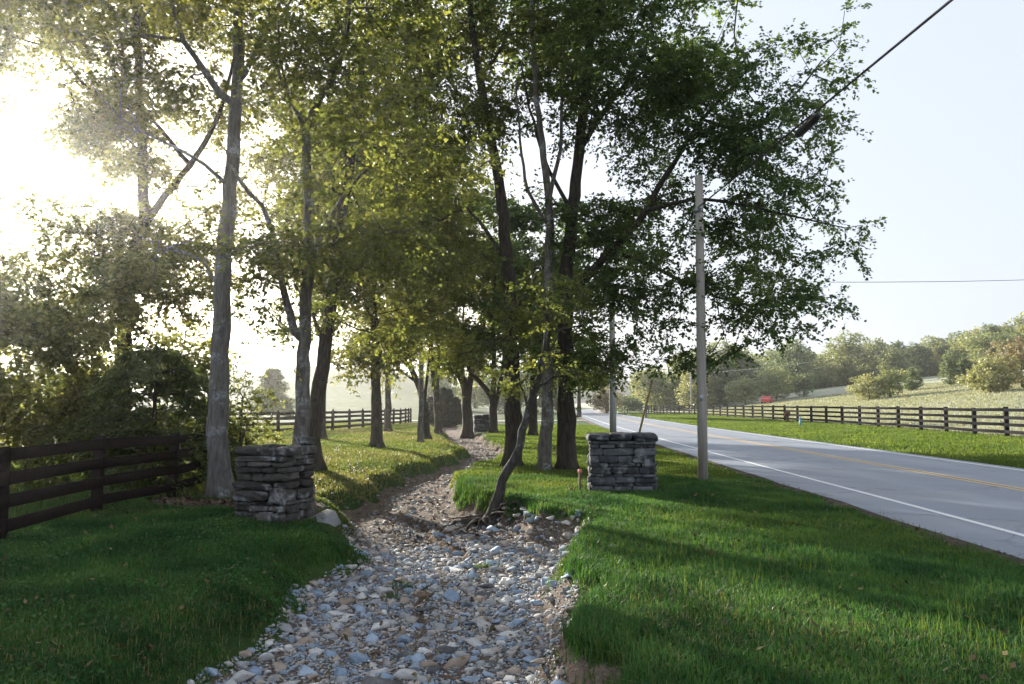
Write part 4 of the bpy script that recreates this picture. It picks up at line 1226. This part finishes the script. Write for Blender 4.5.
# guy wire with its yellow guard
an = at(632, 462, 22.3); an[2] = float(gz(an[0], an[1]))
top = P1 + np.array((0, .1, 5.9))
gw = tag(empty('guy_wire', an), 'yellow guard on the guy wire of the near pole, leaning behind the pier', 'guy wire')
dv = top - an; L = np.linalg.norm(dv)
mb = MB(); mb.tube([(0, 0, -.1), dv], .006, 6); mb.build('wire', M['steel'], gw)
mb = MB(); mb.tube([dv / L * .15, dv / L * 1.6, dv / L * 3.05], .03, 10); mb.build('guard', M['guard_yellow'], gw, True)

# mailbox
mbx = at(646, 418, 91); mbx[2] = float(gz(mbx[0], mbx[1]))
root = tag(empty('mailbox', mbx), 'dark blue mailbox on a grey post across the road', 'mailbox')
mb = MB(); mb.box((0, 0, .5), (.28, .28, 1.0), 0, .5, .01); mb.build('post', M['post_grey'], root)
mb = MB()
prof = [(-.26, 0), (.26, 0), (.26, .30)] + [(.26 * math.cos(a), .30 + .26 * math.sin(a)) for a in np.linspace(.3, math.pi - .3, 7)] + [(-.26, .30)]
n = len(prof)
V = [(x, y_, 1.0 + z) for y_ in (-.45, .45) for x, z in prof]
bm_me = bpy.data.meshes.new('box'); bm_me.from_pydata(V, [], [list(range(n))[::-1], list(range(n, 2 * n))] + [[q, (q + 1) % n, n + (q + 1) % n, n + q] for q in range(n)])
bm_me.materials.append(M['mail_blue']); link('box', bm_me, root)
mb = MB(); mb.box((.275, -.1, 1.36), (.02, .05, .22), 0, .5, .003); mb.build('flag', M['car_red'], root)

# survey stakes beside the pier
s1 = at(580, 493, 14.5); s1[2] = float(gz(s1[0], s1[1]))
root = tag(empty('marker_stake', s1), 'thin brown stake with a pink top in the grass left of the square pier', 'stake')
mb = MB(); mb.box((0, 0, .17), (.035, .03, .40), .3, .5, .003); mb.build('shaft', M['stake_brown'], root)
mb = MB(); mb.box((0, 0, .40), (.06, .045, .06), .3, .5, .004); mb.build('tip', M['stake_pink'], root)
for k, (px, py, d, hh, w) in enumerate(((571, 494, 14.4, .15, .07),)):
    q = at(px, py, d); q[2] = float(gz(q[0], q[1]))
    V, Q = rock_block((w, w * .8, hh), rs(50), 5, 4, .1)
    mb = MB(); mb.add(V + np.array((0, 0, hh * .4)), Q); tag(mb.build('wood_stub', M['stub_orange'], None, True, q), 'short orange brown wood stub in the grass beside the pink topped stake', 'wood stub')
s2 = at(800, 427.5, 55); s2[2] = float(gz(s2[0], s2[1]))
root = tag(empty('utility_marker', s2), 'teal plastic utility marker post on the far verge', 'marker post')
mb = MB(); mb.tube([(0, 0, -.05), (.03, 0, .62)], .07, 10); mb.build('shaft', M['tag_teal'], root, True)
mb = MB(); mb.tube([(.03, 0, .622), (.03, 0, .68), (.03, 0, .72)], [.085, .085, .02], 10); mb.build('cap', M['tag_teal'], root, True)
s3 = at(787.5, 422, 69); s3[2] = float(gz(s3[0], s3[1]))
root = tag(empty('pedestal_box', s3), 'rusty brown pedestal box near the black fence, left of the teal marker', 'pedestal')
mb = MB(); mb.box((0, 0, .25), (.18, .18, .6), .2, .5, .01); mb.build('post', M['rust_brown'], root)
mb = MB(); mb.box((0, 0, .74), (.42, .36, .38), .2, .5, .04); mb.build('box', M['rust_brown'], root)

# red car parked beyond the fence
cx, cy = (767 - CX) / F * 146, 146.0
car = tag(empty('parked_car', (cx, cy, float(gz(cx, cy)))), 'red car parked at the far field edge behind the black fence', 'car')
car.rotation_euler = (0, 0, R(60))
prof = [(-1.75, .35), (1.75, .35), (1.78, .75), (1.05, .92), (.55, 1.38), (-.85, 1.40), (-1.45, .98), (-1.78, .85)]
n = len(prof)
me = bpy.data.meshes.new('body')
me.from_pydata([(x, y_, z) for y_ in (-.8, .8) for x, z in prof], [], [list(range(n)), list(range(n, 2 * n))[::-1]] + [[q, n + q, n + (q + 1) % n, (q + 1) % n] for q in range(n)])
me.materials.append(M['car_red']); link('body', me, car)
for sy in (-1, 1):
    mb = MB(); V = [(-1.25, sy * .806, .98), (.85, sy * .806, .98), (.48, sy * .806, 1.32), (-.8, sy * .806, 1.33)]; mb.add(V, [(0, 1, 2, 3)]); mb.build('window', M['glass_dark'], car)
    for sx in (-1.1, 1.1):
        mb = MB(); mb.tube([(sx, sy * .66, .33), (sx, sy * .84, .33)], .33, 16); mb.build('wheel', M['rubber'], car)


# ------------------------------------------------------------------ creek stones
def hull_rock(seed, flat):
    g = rs(seed)
    n = 11
    d = g.normal(size=(n, 3)); d /= np.linalg.norm(d, axis=1, keepdims=True)
    d *= np.array((1, g.uniform(.6, .9), flat)) * g.uniform(.78, 1.12, n)[:, None]
    bm = bmesh.new()
    for v in d: bm.verts.new(v)
    bmesh.ops.convex_hull(bm, input=list(bm.verts))
    bmesh.ops.delete(bm, geom=[v for v in bm.verts if not v.link_faces], context='VERTS')
    bmesh.ops.dissolve_limit(bm, angle_limit=.42, verts=list(bm.verts), edges=list(bm.edges))
    bmesh.ops.bevel(bm, geom=list(bm.edges), offset=.035, segments=1, affect='EDGES', clamp_overlap=True)
    bmesh.ops.triangulate(bm, faces=list(bm.faces))
    bm.verts.index_update()
    V = np.array([v.co[:] for v in bm.verts]); T = np.array([[v.index for v in f.verts] for f in bm.faces])
    bm.free(); return V, T


VAR = [hull_rock(500 + k, .42 + .04 * (k % 6)) for k in range(14)]
VME = [fast_mesh('creek_stone', V, None, T, np.full(len(T), .5 + .3 * math.sin(k)), ROCKS['grey']) for k, (V, T) in enumerate(VAR)]


def low_rock(seed):
    g = rs(seed); n = 9
    d = g.normal(size=(n, 3)); d /= np.linalg.norm(d, axis=1, keepdims=True); d *= np.array((1, .8, .55))
    bm = bmesh.new()
    for v in d: bm.verts.new(v)
    bmesh.ops.convex_hull(bm, input=list(bm.verts))
    bmesh.ops.delete(bm, geom=[v for v in bm.verts if not v.link_faces], context='VERTS')
    bmesh.ops.triangulate(bm, faces=list(bm.faces)); bm.verts.index_update()
    V = np.array([v.co[:] for v in bm.verts]); T = np.array([[v.index for v in f.verts] for f in bm.faces]); bm.free(); return V, T


LOW = [low_rock(600 + k) for k in range(16)]
g = rs(321)
cand = []
cell = {}


def free(x, y, r):
    c = .3; i0, j0 = int(x // c), int(y // c)
    for a in (-1, 0, 1):
        for b in (-1, 0, 1):
            for (X, Y, q) in cell.get((i0 + a, j0 + b), ()):
                if (x - X) ** 2 + (y - Y) ** 2 < ((r + q) * .68) ** 2: return False
    cell.setdefault((i0, j0), []).append((x, y, r)); return True


# hand-placed notable stones: px, py, radius m, colour, label
special = [
    (385, 681, .24, 'dark', 'large dark flat boulder at the bottom edge of the creek bed'),
    (273, 629, .13, 'pale', 'big pale angular stone near the left grass edge of the creek'),
    (213, 678, .10, 'pale', 'pale rounded stone at the lower left corner of the creek bed'),
    (240, 681, .11, 'pale', 'cream stone beside the pale rounded one at the lower left of the creek'),
    (260, 665, .10, 'blue-grey', 'blue grey slab above the cream stone at the lower left of the creek'),
    (393, 618, .12, 'pale', 'pale wedge shaped stone in the middle of the creek bed'),
    (424, 622, .10, 'blue-grey', 'blue stone right of the pale wedge shaped stone'),
    (382, 646, .12, 'brown', 'rusty brown stone in the middle of the creek bed above the dark boulder'),
    (419, 653, .13, 'blue-grey', 'broad blue grey stone right of the rusty brown stone'),
    (474, 672, .11, 'blue-grey', 'blue stone at the bottom right of the creek bed'),
    (310, 636, .11, 'buff', 'squarish buff stone right of the big pale angular stone'),
    (492, 529, .17, 'blue-grey', 'large blue grey stone on top of the bank by the bared roots'),
    (326, 521, .36, 'grey', 'flat grey slab in the dirt right of the forked tree'),
    (556, 560, .13, 'pale', 'pale slanted stone high on the right bank'),
    (552, 545, .12, 'pale', 'pale stone on the right bank just above the slanted one'),
    (473, 573, .13, 'blue-grey', 'wide blue slab in the creek bed below the right bank'),
    (486, 583, .14, 'dark', 'dark slab right of the wide blue slab'),
    (440, 540, .12, 'blue-grey', 'blue grey stone at the upper end of the gravel, below the roots'),
]
for px, py, r, colr, lab in special:
    d = 1.6 * F / (py - 404)
    for _ in range(8):
        x = (px - CX) / F * d; z = float(gz(x, d)); d = (EYE - z) * F / (py - 404)
    x = (px - CX) / F * d
    free(x, d, r); cand.append((x, d, r, colr, lab))
names = ['blue-grey', 'grey', 'buff', 'pale', 'dark', 'brown']
for rlo, rhi, N in ((.085, .14, 330), (.06, .09, 1700), (.036, .06, 2600), (.018, .036, 4000)):
    for _ in range(N):
        y = 4.2 + 9.6 * g.random() ** 1.15
        cc, ww = float(creek_c(y)), float(creek_w(y))
        u = g.uniform(-1.06, 1.02)
        if y > 9 and g.random() < .25: u = g.uniform(.8, 1.5)
        if y > 12.3 and u < .2: continue
        x = cc + u * ww * (1.0 if u < 0 else 1.05)
        r = g.uniform(rlo, rhi)
        if not free(x, y, r): continue
        cand.append((x, y, r, g.choice(names, p=[.34, .22, .17, .18, .06, .03]), None))
for _ in range(1300):
    y = 12 + 38 * g.random() ** 1.8; cc, ww = float(creek_c(y)), float(creek_w(y)); x = cc + g.normal() * ww * .5
    r = g.uniform(.02, .075)
    if free(x, y, r): cand.append((x, y, r, g.choice(names, p=[.2, .25, .3, .1, .07, .08]), 'far'))

near_c = sorted([c for c in cand if c[4] != 'far' and abs(c[0]) < .66 * c[1]], key=lambda c: -(c[2] / c[1]) - (9 if c[4] else 0))
ind = near_c[:300]; ind_ids = {id(c) for c in ind}
rest = [c for c in cand if id(c) not in ind_ids]


def stone_label(x, y, r, colr):
    """what it looks like and where in the bed it lies"""
    szz = 'large' if r > .105 else 'medium' if r > .075 else 'small'
    u = (x - float(creek_c(y))) / float(creek_w(y))
    lane = 'by the left grass' if u < -.62 else 'left of the middle' if u < -.2 else 'in the middle' if u < .25 else 'right of the middle' if u < .68 else 'below the right bank' if u < 1.0 else 'up on the right bank'
    row = 'in the nearest stretch' if y < 6.1 else 'in the second stretch' if y < 7.3 else 'in the middle stretch' if y < 8.8 else 'in the upper stretch' if y < 10.6 else 'at the upper end by the roots'
    return f'{szz} {colr} creek stone {lane} {row}'


for x, y, r, colr, lab in ind:
    k = int(g.integers(0, len(VME)))
    V0 = VAR[k][0]
    o = bpy.data.objects.new('creek_stone', VME[k])
    COL.objects.link(o)
    o.material_slots[0].link = 'OBJECT'; o.material_slots[0].material = ROCKS[colr]
    fl = g.uniform(.75, 1.15) * (.55 if r > .3 else 1)
    o.scale = (r * 1.08, r * g.uniform(.9, 1.2), r * fl)
    o.rotation_euler = (g.normal() * .18, g.normal() * .18, g.uniform(0, 6.28))
    o.location = (x, y, float(gz(x, y)) + r * .06 * fl)
    tag(o, lab or stone_label(x, y, r, colr), 'stone', 'stones of the dry creek bed')
VV, TT, RR, nb = [], [], [], 0
hue = {'blue-grey': (.0, .28), 'grey': (.30, .45), 'buff': (.5, .68), 'pale': (.9, 1.0), 'dark': (.0, .05), 'brown': (.72, .84)}


def add_rock(V0, T0, x, y, z, sc, colr):
    global nb
    Mx = np.array(Matrix.Rotation(g.uniform(0, 6.28), 3, 'Z') @ Matrix.Rotation(g.normal() * .3, 3, 'X'))
    VV.append((V0 * sc) @ Mx.T + np.array((x, y, z))); TT.append(T0 + nb); nb += len(V0); RR.append(np.full(len(T0), g.uniform(*hue[colr])))


for x, y, r, colr, lab in rest:
    V0, T0 = VAR[int(g.integers(0, len(VAR)))] if r > .05 and y < 14 else LOW[int(g.integers(0, len(LOW)))]
    add_rock(V0, T0, x, y, float(gz(x, y)) + r * .08, r * 1.1, colr)
n = 30000
y = 4.0 + 10.0 * g.random(n) ** 1.25; u = g.uniform(-1.06, 1.08, n)
x = creek_c(y) + np.clip(u, -1.2, 1.15) * creek_w(y)
keep = ~((y > 12.2) & (g.random(n) < .6))
zz = gz(x, y); rr_ = g.uniform(.006, .023, n)
for q in np.nonzero(keep)[0]:
    V0, T0 = LOW[int(g.integers(0, len(LOW)))]
    add_rock(V0, T0, x[q], y[q], zz[q] + rr_[q] * .3, rr_[q] * 1.1, names[int(g.choice(6, p=[.30, .28, .19, .15, .04, .04]))])
tag(link('gravel', fast_mesh('gravel', np.concatenate(VV), None, np.concatenate(TT), np.concatenate(RR), M['gravel'])), 'small mixed stones and gravel filling the dry creek bed', 'gravel', kind='stuff')


VV, TT, RR, nb = [], [], [], 0
for _ in range(2600):
    y = 5 + 34 * g.random() ** 1.5; x = float(road_l(y)) - abs(g.normal()) * .16 + .04
    V0, T0 = LOW[int(g.integers(0, len(LOW)))]; r = g.uniform(.006, .024)
    add_rock(V0, T0, x, y, (.03 if x > float(road_l(y)) + .03 else float(gz(x, y))) + r * .3, r, names[int(g.choice(6, p=[.15, .35, .25, .1, .1, .05]))])
tag(link('gravel', fast_mesh('gravel', np.concatenate(VV), None, np.concatenate(TT), np.concatenate(RR), M['gravel'])), 'loose gravel crumbling off the near road edge', 'gravel', kind='stuff')


# ------------------------------------------------------------------ grass
def blades(name, X, Y, length, width, mat, g, label, lean=.45, cat='grass'):
    n = len(X)
    Z = gz(X, Y) - .005
    b = np.stack([X, Y, Z], -1)
    a = g.uniform(0, 2 * math.pi, n)
    d = np.stack([np.cos(a), np.sin(a), np.zeros(n)], -1); s = np.stack([-np.sin(a), np.cos(a), np.zeros(n)], -1)
    L = length * g.uniform(.5, 1.35, n); W = width * g.uniform(.7, 1.3, n)
    ln = np.abs(g.normal(size=n)) * lean
    up = np.array((0, 0, 1.))
    m_ = b + (up * .55 + d * (ln * .22)[:, None]) * L[:, None]
    t = b + (up * (1.0 - .25 * np.minimum(ln, 1.4))[:, None] + d * ln[:, None]) * L[:, None]
    hw = (W / 2)[:, None]
    V = np.stack([b - s * hw, b + s * hw, m_ + s * hw * .8, m_ - s * hw * .8, t], 1).reshape(-1, 3)
    k = np.arange(n)[:, None] * 5
    Q = k + np.array([0, 1, 2, 3]); T = k + np.array([3, 2, 4])
    r = np.clip(g.normal(.5, .22, n), 0, 1)
    return tag(link(name, fast_mesh(name, V, Q, T, np.concatenate([r, r]), mat)), label, cat, kind='stuff')


def scatter(n, x0, x1, y0, y1, g, ypow=1.0, fov=.70, pad=1.2):
    X = g.uniform(x0, x1, n); Y = y0 + (y1 - y0) * g.random(n) ** ypow
    k = np.abs(X) < fov * Y + pad
    X, Y = X[k], Y[k]
    d = np.maximum(np.maximum(road_l(Y) - X, X - road_l(Y) - RW), 0)
    s = creek_s(X, Y)
    k = (d > .16 + .18 * wob(X, Y, 3, 2) + .1 * g.random(len(X))) & (s > 1.09 - .08 * (X < creek_c(Y)) - .09 * ((Y > 12.6) & (X > creek_c(Y))) + .14 * wob(X, Y, 4, 3) + .12 * g.random(len(X)))
    return X[k], Y[k]


mulch = lambda X, Y: np.hypot((X - t1[0] - .3) / 1.5, (Y - t1[1] + .25) / .95) + .15 * wob(X, Y, 4, 5)
g = rs(700)
X, Y = scatter(330000, -9.5, -1.7, 3.2, 14.0, g, 1.25)
k = (mulch(X, Y) > 1.0) & ~((X > -3.6) & (Y > 11.4 + .25 * wob(X, Y, 3, 1))) & (X > -6.4 - 3 * g.random(len(X)) ** 4)
X, Y = X[k], Y[k]
ln = .072 + .026 * wob(X, Y, 1.7, 6) + .012 * wob(X, Y, 5, 2)
sp_ = wob(X, Y, .7, 4) * .5 + g.random(len(X))
k1 = sp_ > 1.12; k2 = (sp_ < -.08)
blades('grass', X[k1], Y[k1], ln[k1] * 1.25, .005 + .0004 * Y[k1], M['grass_sun'], g, 'paler coarse grass mixed into the lawn left of the creek bed', .8)
blades('grass', X[k2], Y[k2], ln[k2] * .9, .005 + .0004 * Y[k2], M['grass_dry'], g, 'dead straw coloured blades in the lawn left of the creek bed', .9)
k = ~(k1 | k2); X, Y, ln = X[k], Y[k], ln[k]
blades('grass', X, Y, ln, .0062 + .0004 * Y, M['grass'], g, 'lush green grass of the lawn left of the creek bed', .6)
# broad clover leaves in the same lawn
g = rs(701)
X, Y = scatter(52000, -9, -1.7, 3.2, 13.5, g, 1.3); k = (mulch(X, Y) > 1.05) & (wob(X, Y, 1.3, 9) > -.25) & ~((X > -3.6) & (Y > 11.4)); X, Y = X[k], Y[k]
n = len(X); hgt = g.uniform(.02, .085, n); c = np.stack([X, Y, gz(X, Y) + hgt], -1)
a = g.uniform(0, 6.28, n); r = g.uniform(.008, .019, n); tl = g.normal(size=(n, 2)) * .45
d = np.stack([np.cos(a), np.sin(a), tl[:, 0]], -1) * r[:, None]; s = np.stack([-np.sin(a), np.cos(a), tl[:, 1]], -1) * r[:, None]
V = np.stack([c - d, c + s * .8, c + d, c - s * .8], 1).reshape(-1, 3)
tag(link('clover', fast_mesh('clover', V, np.arange(n * 4).reshape(-1, 4), None, g.random(n), M['grass'])), 'small round clover leaves among the lawn grass', 'clover', kind='stuff')

g = rs(702)
X, Y = scatter(480000, -1.5, 5.6, 3.0, 17.5, g, 1.2)
k = X > creek_c(Y); X, Y = X[k], Y[k]
pm = (np.abs(X - pr[0]) < .72) & (np.abs(Y - pr[1] - .45) < .62)
X, Y = X[~pm], Y[~pm]
ln = .085 + .034 * wob(X, Y, 1.2, 2) + .02 * wob(X, Y, 4, 1) + .03 * (1 - smooth(1.2, 1.7, creek_s(X, Y)))
sp_ = wob(X, Y, .6, 7) * .5 + g.random(len(X))
k1 = sp_ > .98; k2 = (sp_ < -.10)
blades('grass', X[k1], Y[k1], ln[k1] * 1.15, .005 + .0004 * Y[k1], M['grass_sun'], g, 'paler coarse grass mixed into the verge by the road', .7)
blades('grass', X[k2], Y[k2], ln[k2] * .9, .005 + .0004 * Y[k2], M['grass_dry'], g, 'dead straw coloured blades in the verge by the road', .9)
k = ~(k1 | k2); X, Y, ln = X[k], Y[k], ln[k]
blades('grass', X, Y, ln, .0062 + .0004 * Y, M['grass'], g, 'longer bright green grass between the creek bed and the road', .55)
g = rs(703)
X, Y = scatter(9000, 0, 5.4, 3.2, 14, g, 1.2); k = (wob(X, Y, 1.1, 5) > .1) & ~((np.abs(X - pr[0]) < .72) & (np.abs(Y - pr[1] - .45) < .62)); X, Y = X[k], Y[k]
blades('weed', X, Y, .17, .0045, M['grass_sun'], g, 'thin taller seed stalks standing out of the grass by the road', .35, 'weeds')
g = rs(704)
X, Y = scatter(230000, -1.4, 8, 15.5, 60, g, 1.7); k = X > creek_c(Y); X, Y = X[k], Y[k]
blades('grass', X, Y, .06 + .0006 * Y, .010 + .0006 * Y, M['grass_sun'], g, 'sunlit grass under the trees between the creek and the road', .6)
g = rs(705)
X, Y = scatter(300000, -16, .5, 13.0, 62, g, 1.7); k = (X < creek_c(Y)) & ~((mulch(X, Y) < 1.05)) & ~((Y < 14.5) & (X < -3.9) & (X > -6.2)); X, Y = X[k], Y[k]
mixd = wob(X, Y, .5, 3) + g.normal(size=len(X)) * .5
for sel, mt, lab in ((mixd > .05, 'grass_dry', 'dry golden grass of the lawn beyond the creek'), (mixd <= .05, 'grass_sun', 'green grass mixed into the dry lawn beyond the creek')):
    blades('grass', X[sel], Y[sel], .055 + .0008 * Y[sel], .010 + .0006 * Y[sel], M[mt], g, lab, .7)
g = rs(706)
X, Y = scatter(200000, 11.8, 26.5, 16, 130, g, 1.6); k = (X > road_l(Y) + RW) & (X < np.interp(Y, FR[:, 0], FR[:, 1]) + .5); X, Y = X[k], Y[k]
blades('grass', X, Y, .09 + .0006 * Y, .016 + .0008 * Y, M['grass_sun'], g, 'mown grass strip between the road and the black fence', .6)
g = rs(707)
X, Y = scatter(120000, 22.5, 75, 25, 150, g, 1.5, pad=4); k = X > np.interp(Y, FR[:, 0], FR[:, 1]) + .45; X, Y = X[k], Y[k]
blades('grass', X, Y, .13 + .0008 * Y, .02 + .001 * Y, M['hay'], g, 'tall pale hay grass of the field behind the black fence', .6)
g = rs(708)
X, Y = scatter(60000, -17, -6.2, 4, 26, g, 1.0, pad=3); k = X < -6.25; X, Y = X[k], Y[k]
blades('grass', X, Y, .22, .012, M['weed'], g, 'rough green grass behind the dark board fence', .6)

# weeds along the right bank and road edge
g = rs(710)
X = []; Y = []
for _ in range(150):
    y = 3.6 + 9 * g.random(); s_ = creek_c(y) + creek_w(y) * g.uniform(1.02, 1.38)
    n = int(g.integers(10, 40)); X += list(s_ + g.normal(size=n) * .06); Y += list(y + g.normal(size=n) * .07)
for _ in range(160):
    y = 6.5 + 22 * g.random() ** 1.4; s_ = road_l(y) - g.uniform(.06, .3)
    n = int(g.integers(8, 30)); X += list(s_ + g.normal(size=n) * .05); Y += list(y + g.normal(size=n) * .12)
for _ in range(7):
    y = 4.8 + 6 * g.random(); s_ = creek_c(y) + creek_w(y) * g.uniform(-.5, .7)
    n = 40; X += list(s_ + g.normal(size=n) * .07); Y += list(y + g.normal(size=n) * .05)
for (px_, py_, w_) in ((pr[0] + .02, pr[1] + .45, .66), (pl[0] + .03, pl[1] + .45, .5), (t1[0], t1[1], .3), (P1[0], P1[1], .16)):
    for q in range(46):
        a = g.uniform(0, 6.28); f_ = w_ / max(abs(math.cos(a)), abs(math.sin(a))) + .03
        n = int(g.integers(6, 22)); X += list(px_ + math.cos(a) * f_ + g.normal(size=n) * .035); Y += list(py_ + math.sin(a) * f_ + g.normal(size=n) * .035)
X, Y = np.array(X), np.array(Y)
blades('weed', X, Y, .10, .009, M['weed'], g, 'ragged weeds along the creek bank and the broken road edge', .8, 'weeds')

# litter: bits of bark and leaf round the trunk, pier and roots
g = rs(720)
n = 5200
cx_ = np.concatenate([t1[0] + .3 + g.normal(size=n // 2) * .75, lb[0] + g.normal(size=n // 4) * .8, creek_c(np.linspace(12, 24, n // 4)) + g.normal(size=n // 4) * .7])
cy_ = np.concatenate([t1[1] - .3 + g.normal(size=n // 2) * .45, lb[1] - .7 + g.normal(size=n // 4) * .5, np.linspace(12, 24, n // 4)])
n = len(cx_); c = np.stack([cx_, cy_, gz(cx_, cy_) + g.uniform(.006, .03, n)], -1)
a = g.uniform(0, 6.28, n); r = g.uniform(.015, .07, n); w = r * g.uniform(.12, .5, n); tl = g.normal(size=(n, 2)) * .3
d = np.stack([np.cos(a), np.sin(a), tl[:, 0]], -1) * r[:, None]; s = np.stack([-np.sin(a), np.cos(a), tl[:, 1]], -1) * w[:, None]
V = np.stack([c - d, c + s, c + d, c - s], 1).reshape(-1, 3)
tag(link('leaf_litter', fast_mesh('leaf_litter', V, np.arange(n * 4).reshape(-1, 4), None, g.random(n), M['litter'])), 'brown bark and leaf litter round the trunks and roots', 'leaf litter', kind='stuff')

g = rs(721)
X, Y = scatter(3600, -9, 5.4, 3.4, 26, g, 1.3)
Xc = creek_c(np.linspace(4.5, 13, 700)) + g.normal(size=700) * .8; Yc = np.linspace(4.5, 13, 700)
X = np.concatenate([X, Xc]); Y = np.concatenate([Y, Yc]); n = len(X)
c = np.stack([X, Y, gz(X, Y) + g.uniform(.03, .09, n) * np.where(np.arange(n) < n - 700, 1, .8)], -1)
a = g.uniform(0, 6.28, n); r = g.uniform(.015, .035, n); w = r * g.uniform(.4, .7, n); tl = g.normal(size=(n, 2)) * .5
d = np.stack([np.cos(a), np.sin(a), tl[:, 0]], -1) * r[:, None]; s = np.stack([-np.sin(a), np.cos(a), tl[:, 1]], -1) * w[:, None]
V = np.stack([c - d, c + s, c + d, c - s], 1).reshape(-1, 3)
tag(link('fallen_leaves', fast_mesh('fallen_leaves', V, np.arange(n * 4).reshape(-1, 4), None, g.random(n), M['leaf_dead'])), 'scattered brown fallen leaves on the lawns and stones', 'fallen leaves', kind='stuff')

# ------------------------------------------------------------------ air
HZ = MB(); HZ.box((60, 400, 35), (1700, 1000, 78))
m, nt, out = new_mat('haze_air'); h = NT(nt)
v = h.n('ShaderNodeVolumePrincipled')
v.inputs['Color'].default_value = (.97, .96, .95, 1)
v.inputs['Density'].default_value = .00040
v.inputs['Anisotropy'].default_value = .84
h.l(v.outputs[0], out.inputs['Volume'])
hz = HZ.build('haze', m)
tag(hz, 'pale sunlit haze in the air', 'haze', kind='stuff')

# ------------------------------------------------------------------ sky and sun
w = bpy.data.worlds.new('World'); SC.world = w; w.use_nodes = True
nt = w.node_tree; nt.nodes.clear()
wo = nt.nodes.new('ShaderNodeOutputWorld'); bg = nt.nodes.new('ShaderNodeBackground'); sky = nt.nodes.new('ShaderNodeTexSky')
sky.sky_type = 'NISHITA'; sky.sun_disc = False
sky.sun_elevation = SUN_EL; sky.sun_rotation = -SUN_AZ
sky.air_density = 1.0; sky.dust_density = 4.0; sky.ozone_density = 1.0; sky.altitude = 100
bg.inputs['Strength'].default_value = .104
veil = nt.nodes.new('ShaderNodeMix'); veil.data_type = 'RGBA'; veil.inputs[0].default_value = .90      # flat pale colour mixed over the sky for even fill
veil.inputs[7].default_value = (2.42, 2.66, 3.12, 1)
nt.links.new(sky.outputs[0], veil.inputs[6]); nt.links.new(veil.outputs[2], bg.inputs['Color']); nt.links.new(bg.outputs[0], wo.inputs['Surface'])
sun = bpy.data.lights.new('sun', 'SUN'); sun.energy = 5.0; sun.angle = R(.8); sun.color = (1, .94, .83)
so = bpy.data.objects.new('sun', sun); COL.objects.link(so)
dirv = Vector((-math.sin(SUN_AZ) * math.cos(SUN_EL), math.cos(SUN_AZ) * math.cos(SUN_EL), math.sin(SUN_EL)))
so.rotation_euler = dirv.to_track_quat('Z', 'Y').to_euler()
so.location = (-20, 30, 30)

# ------------------------------------------------------------------ camera and colour
cam = bpy.data.cameras.new('camera'); co = bpy.data.objects.new('camera', cam); COL.objects.link(co)
cam.sensor_width = 36; cam.lens = 36 * F / 1024; cam.clip_end = 5000; cam.clip_start = .05
co.location = (0, 0, EYE); co.rotation_euler = (math.pi / 2 + TILT, 0, 0)
SC.camera = co
SC.view_settings.view_transform = 'Standard'; SC.view_settings.look = 'None'
SC.view_settings.exposure = 1.70; SC.view_settings.gamma = 1
SC.view_settings.use_curve_mapping = False
SC.cycles.use_denoising = True
SC.cycles.max_bounces = 8; SC.cycles.transmission_bounces = 4; SC.cycles.volume_bounces = 1
SC.cycles.sample_clamp_indirect = 6
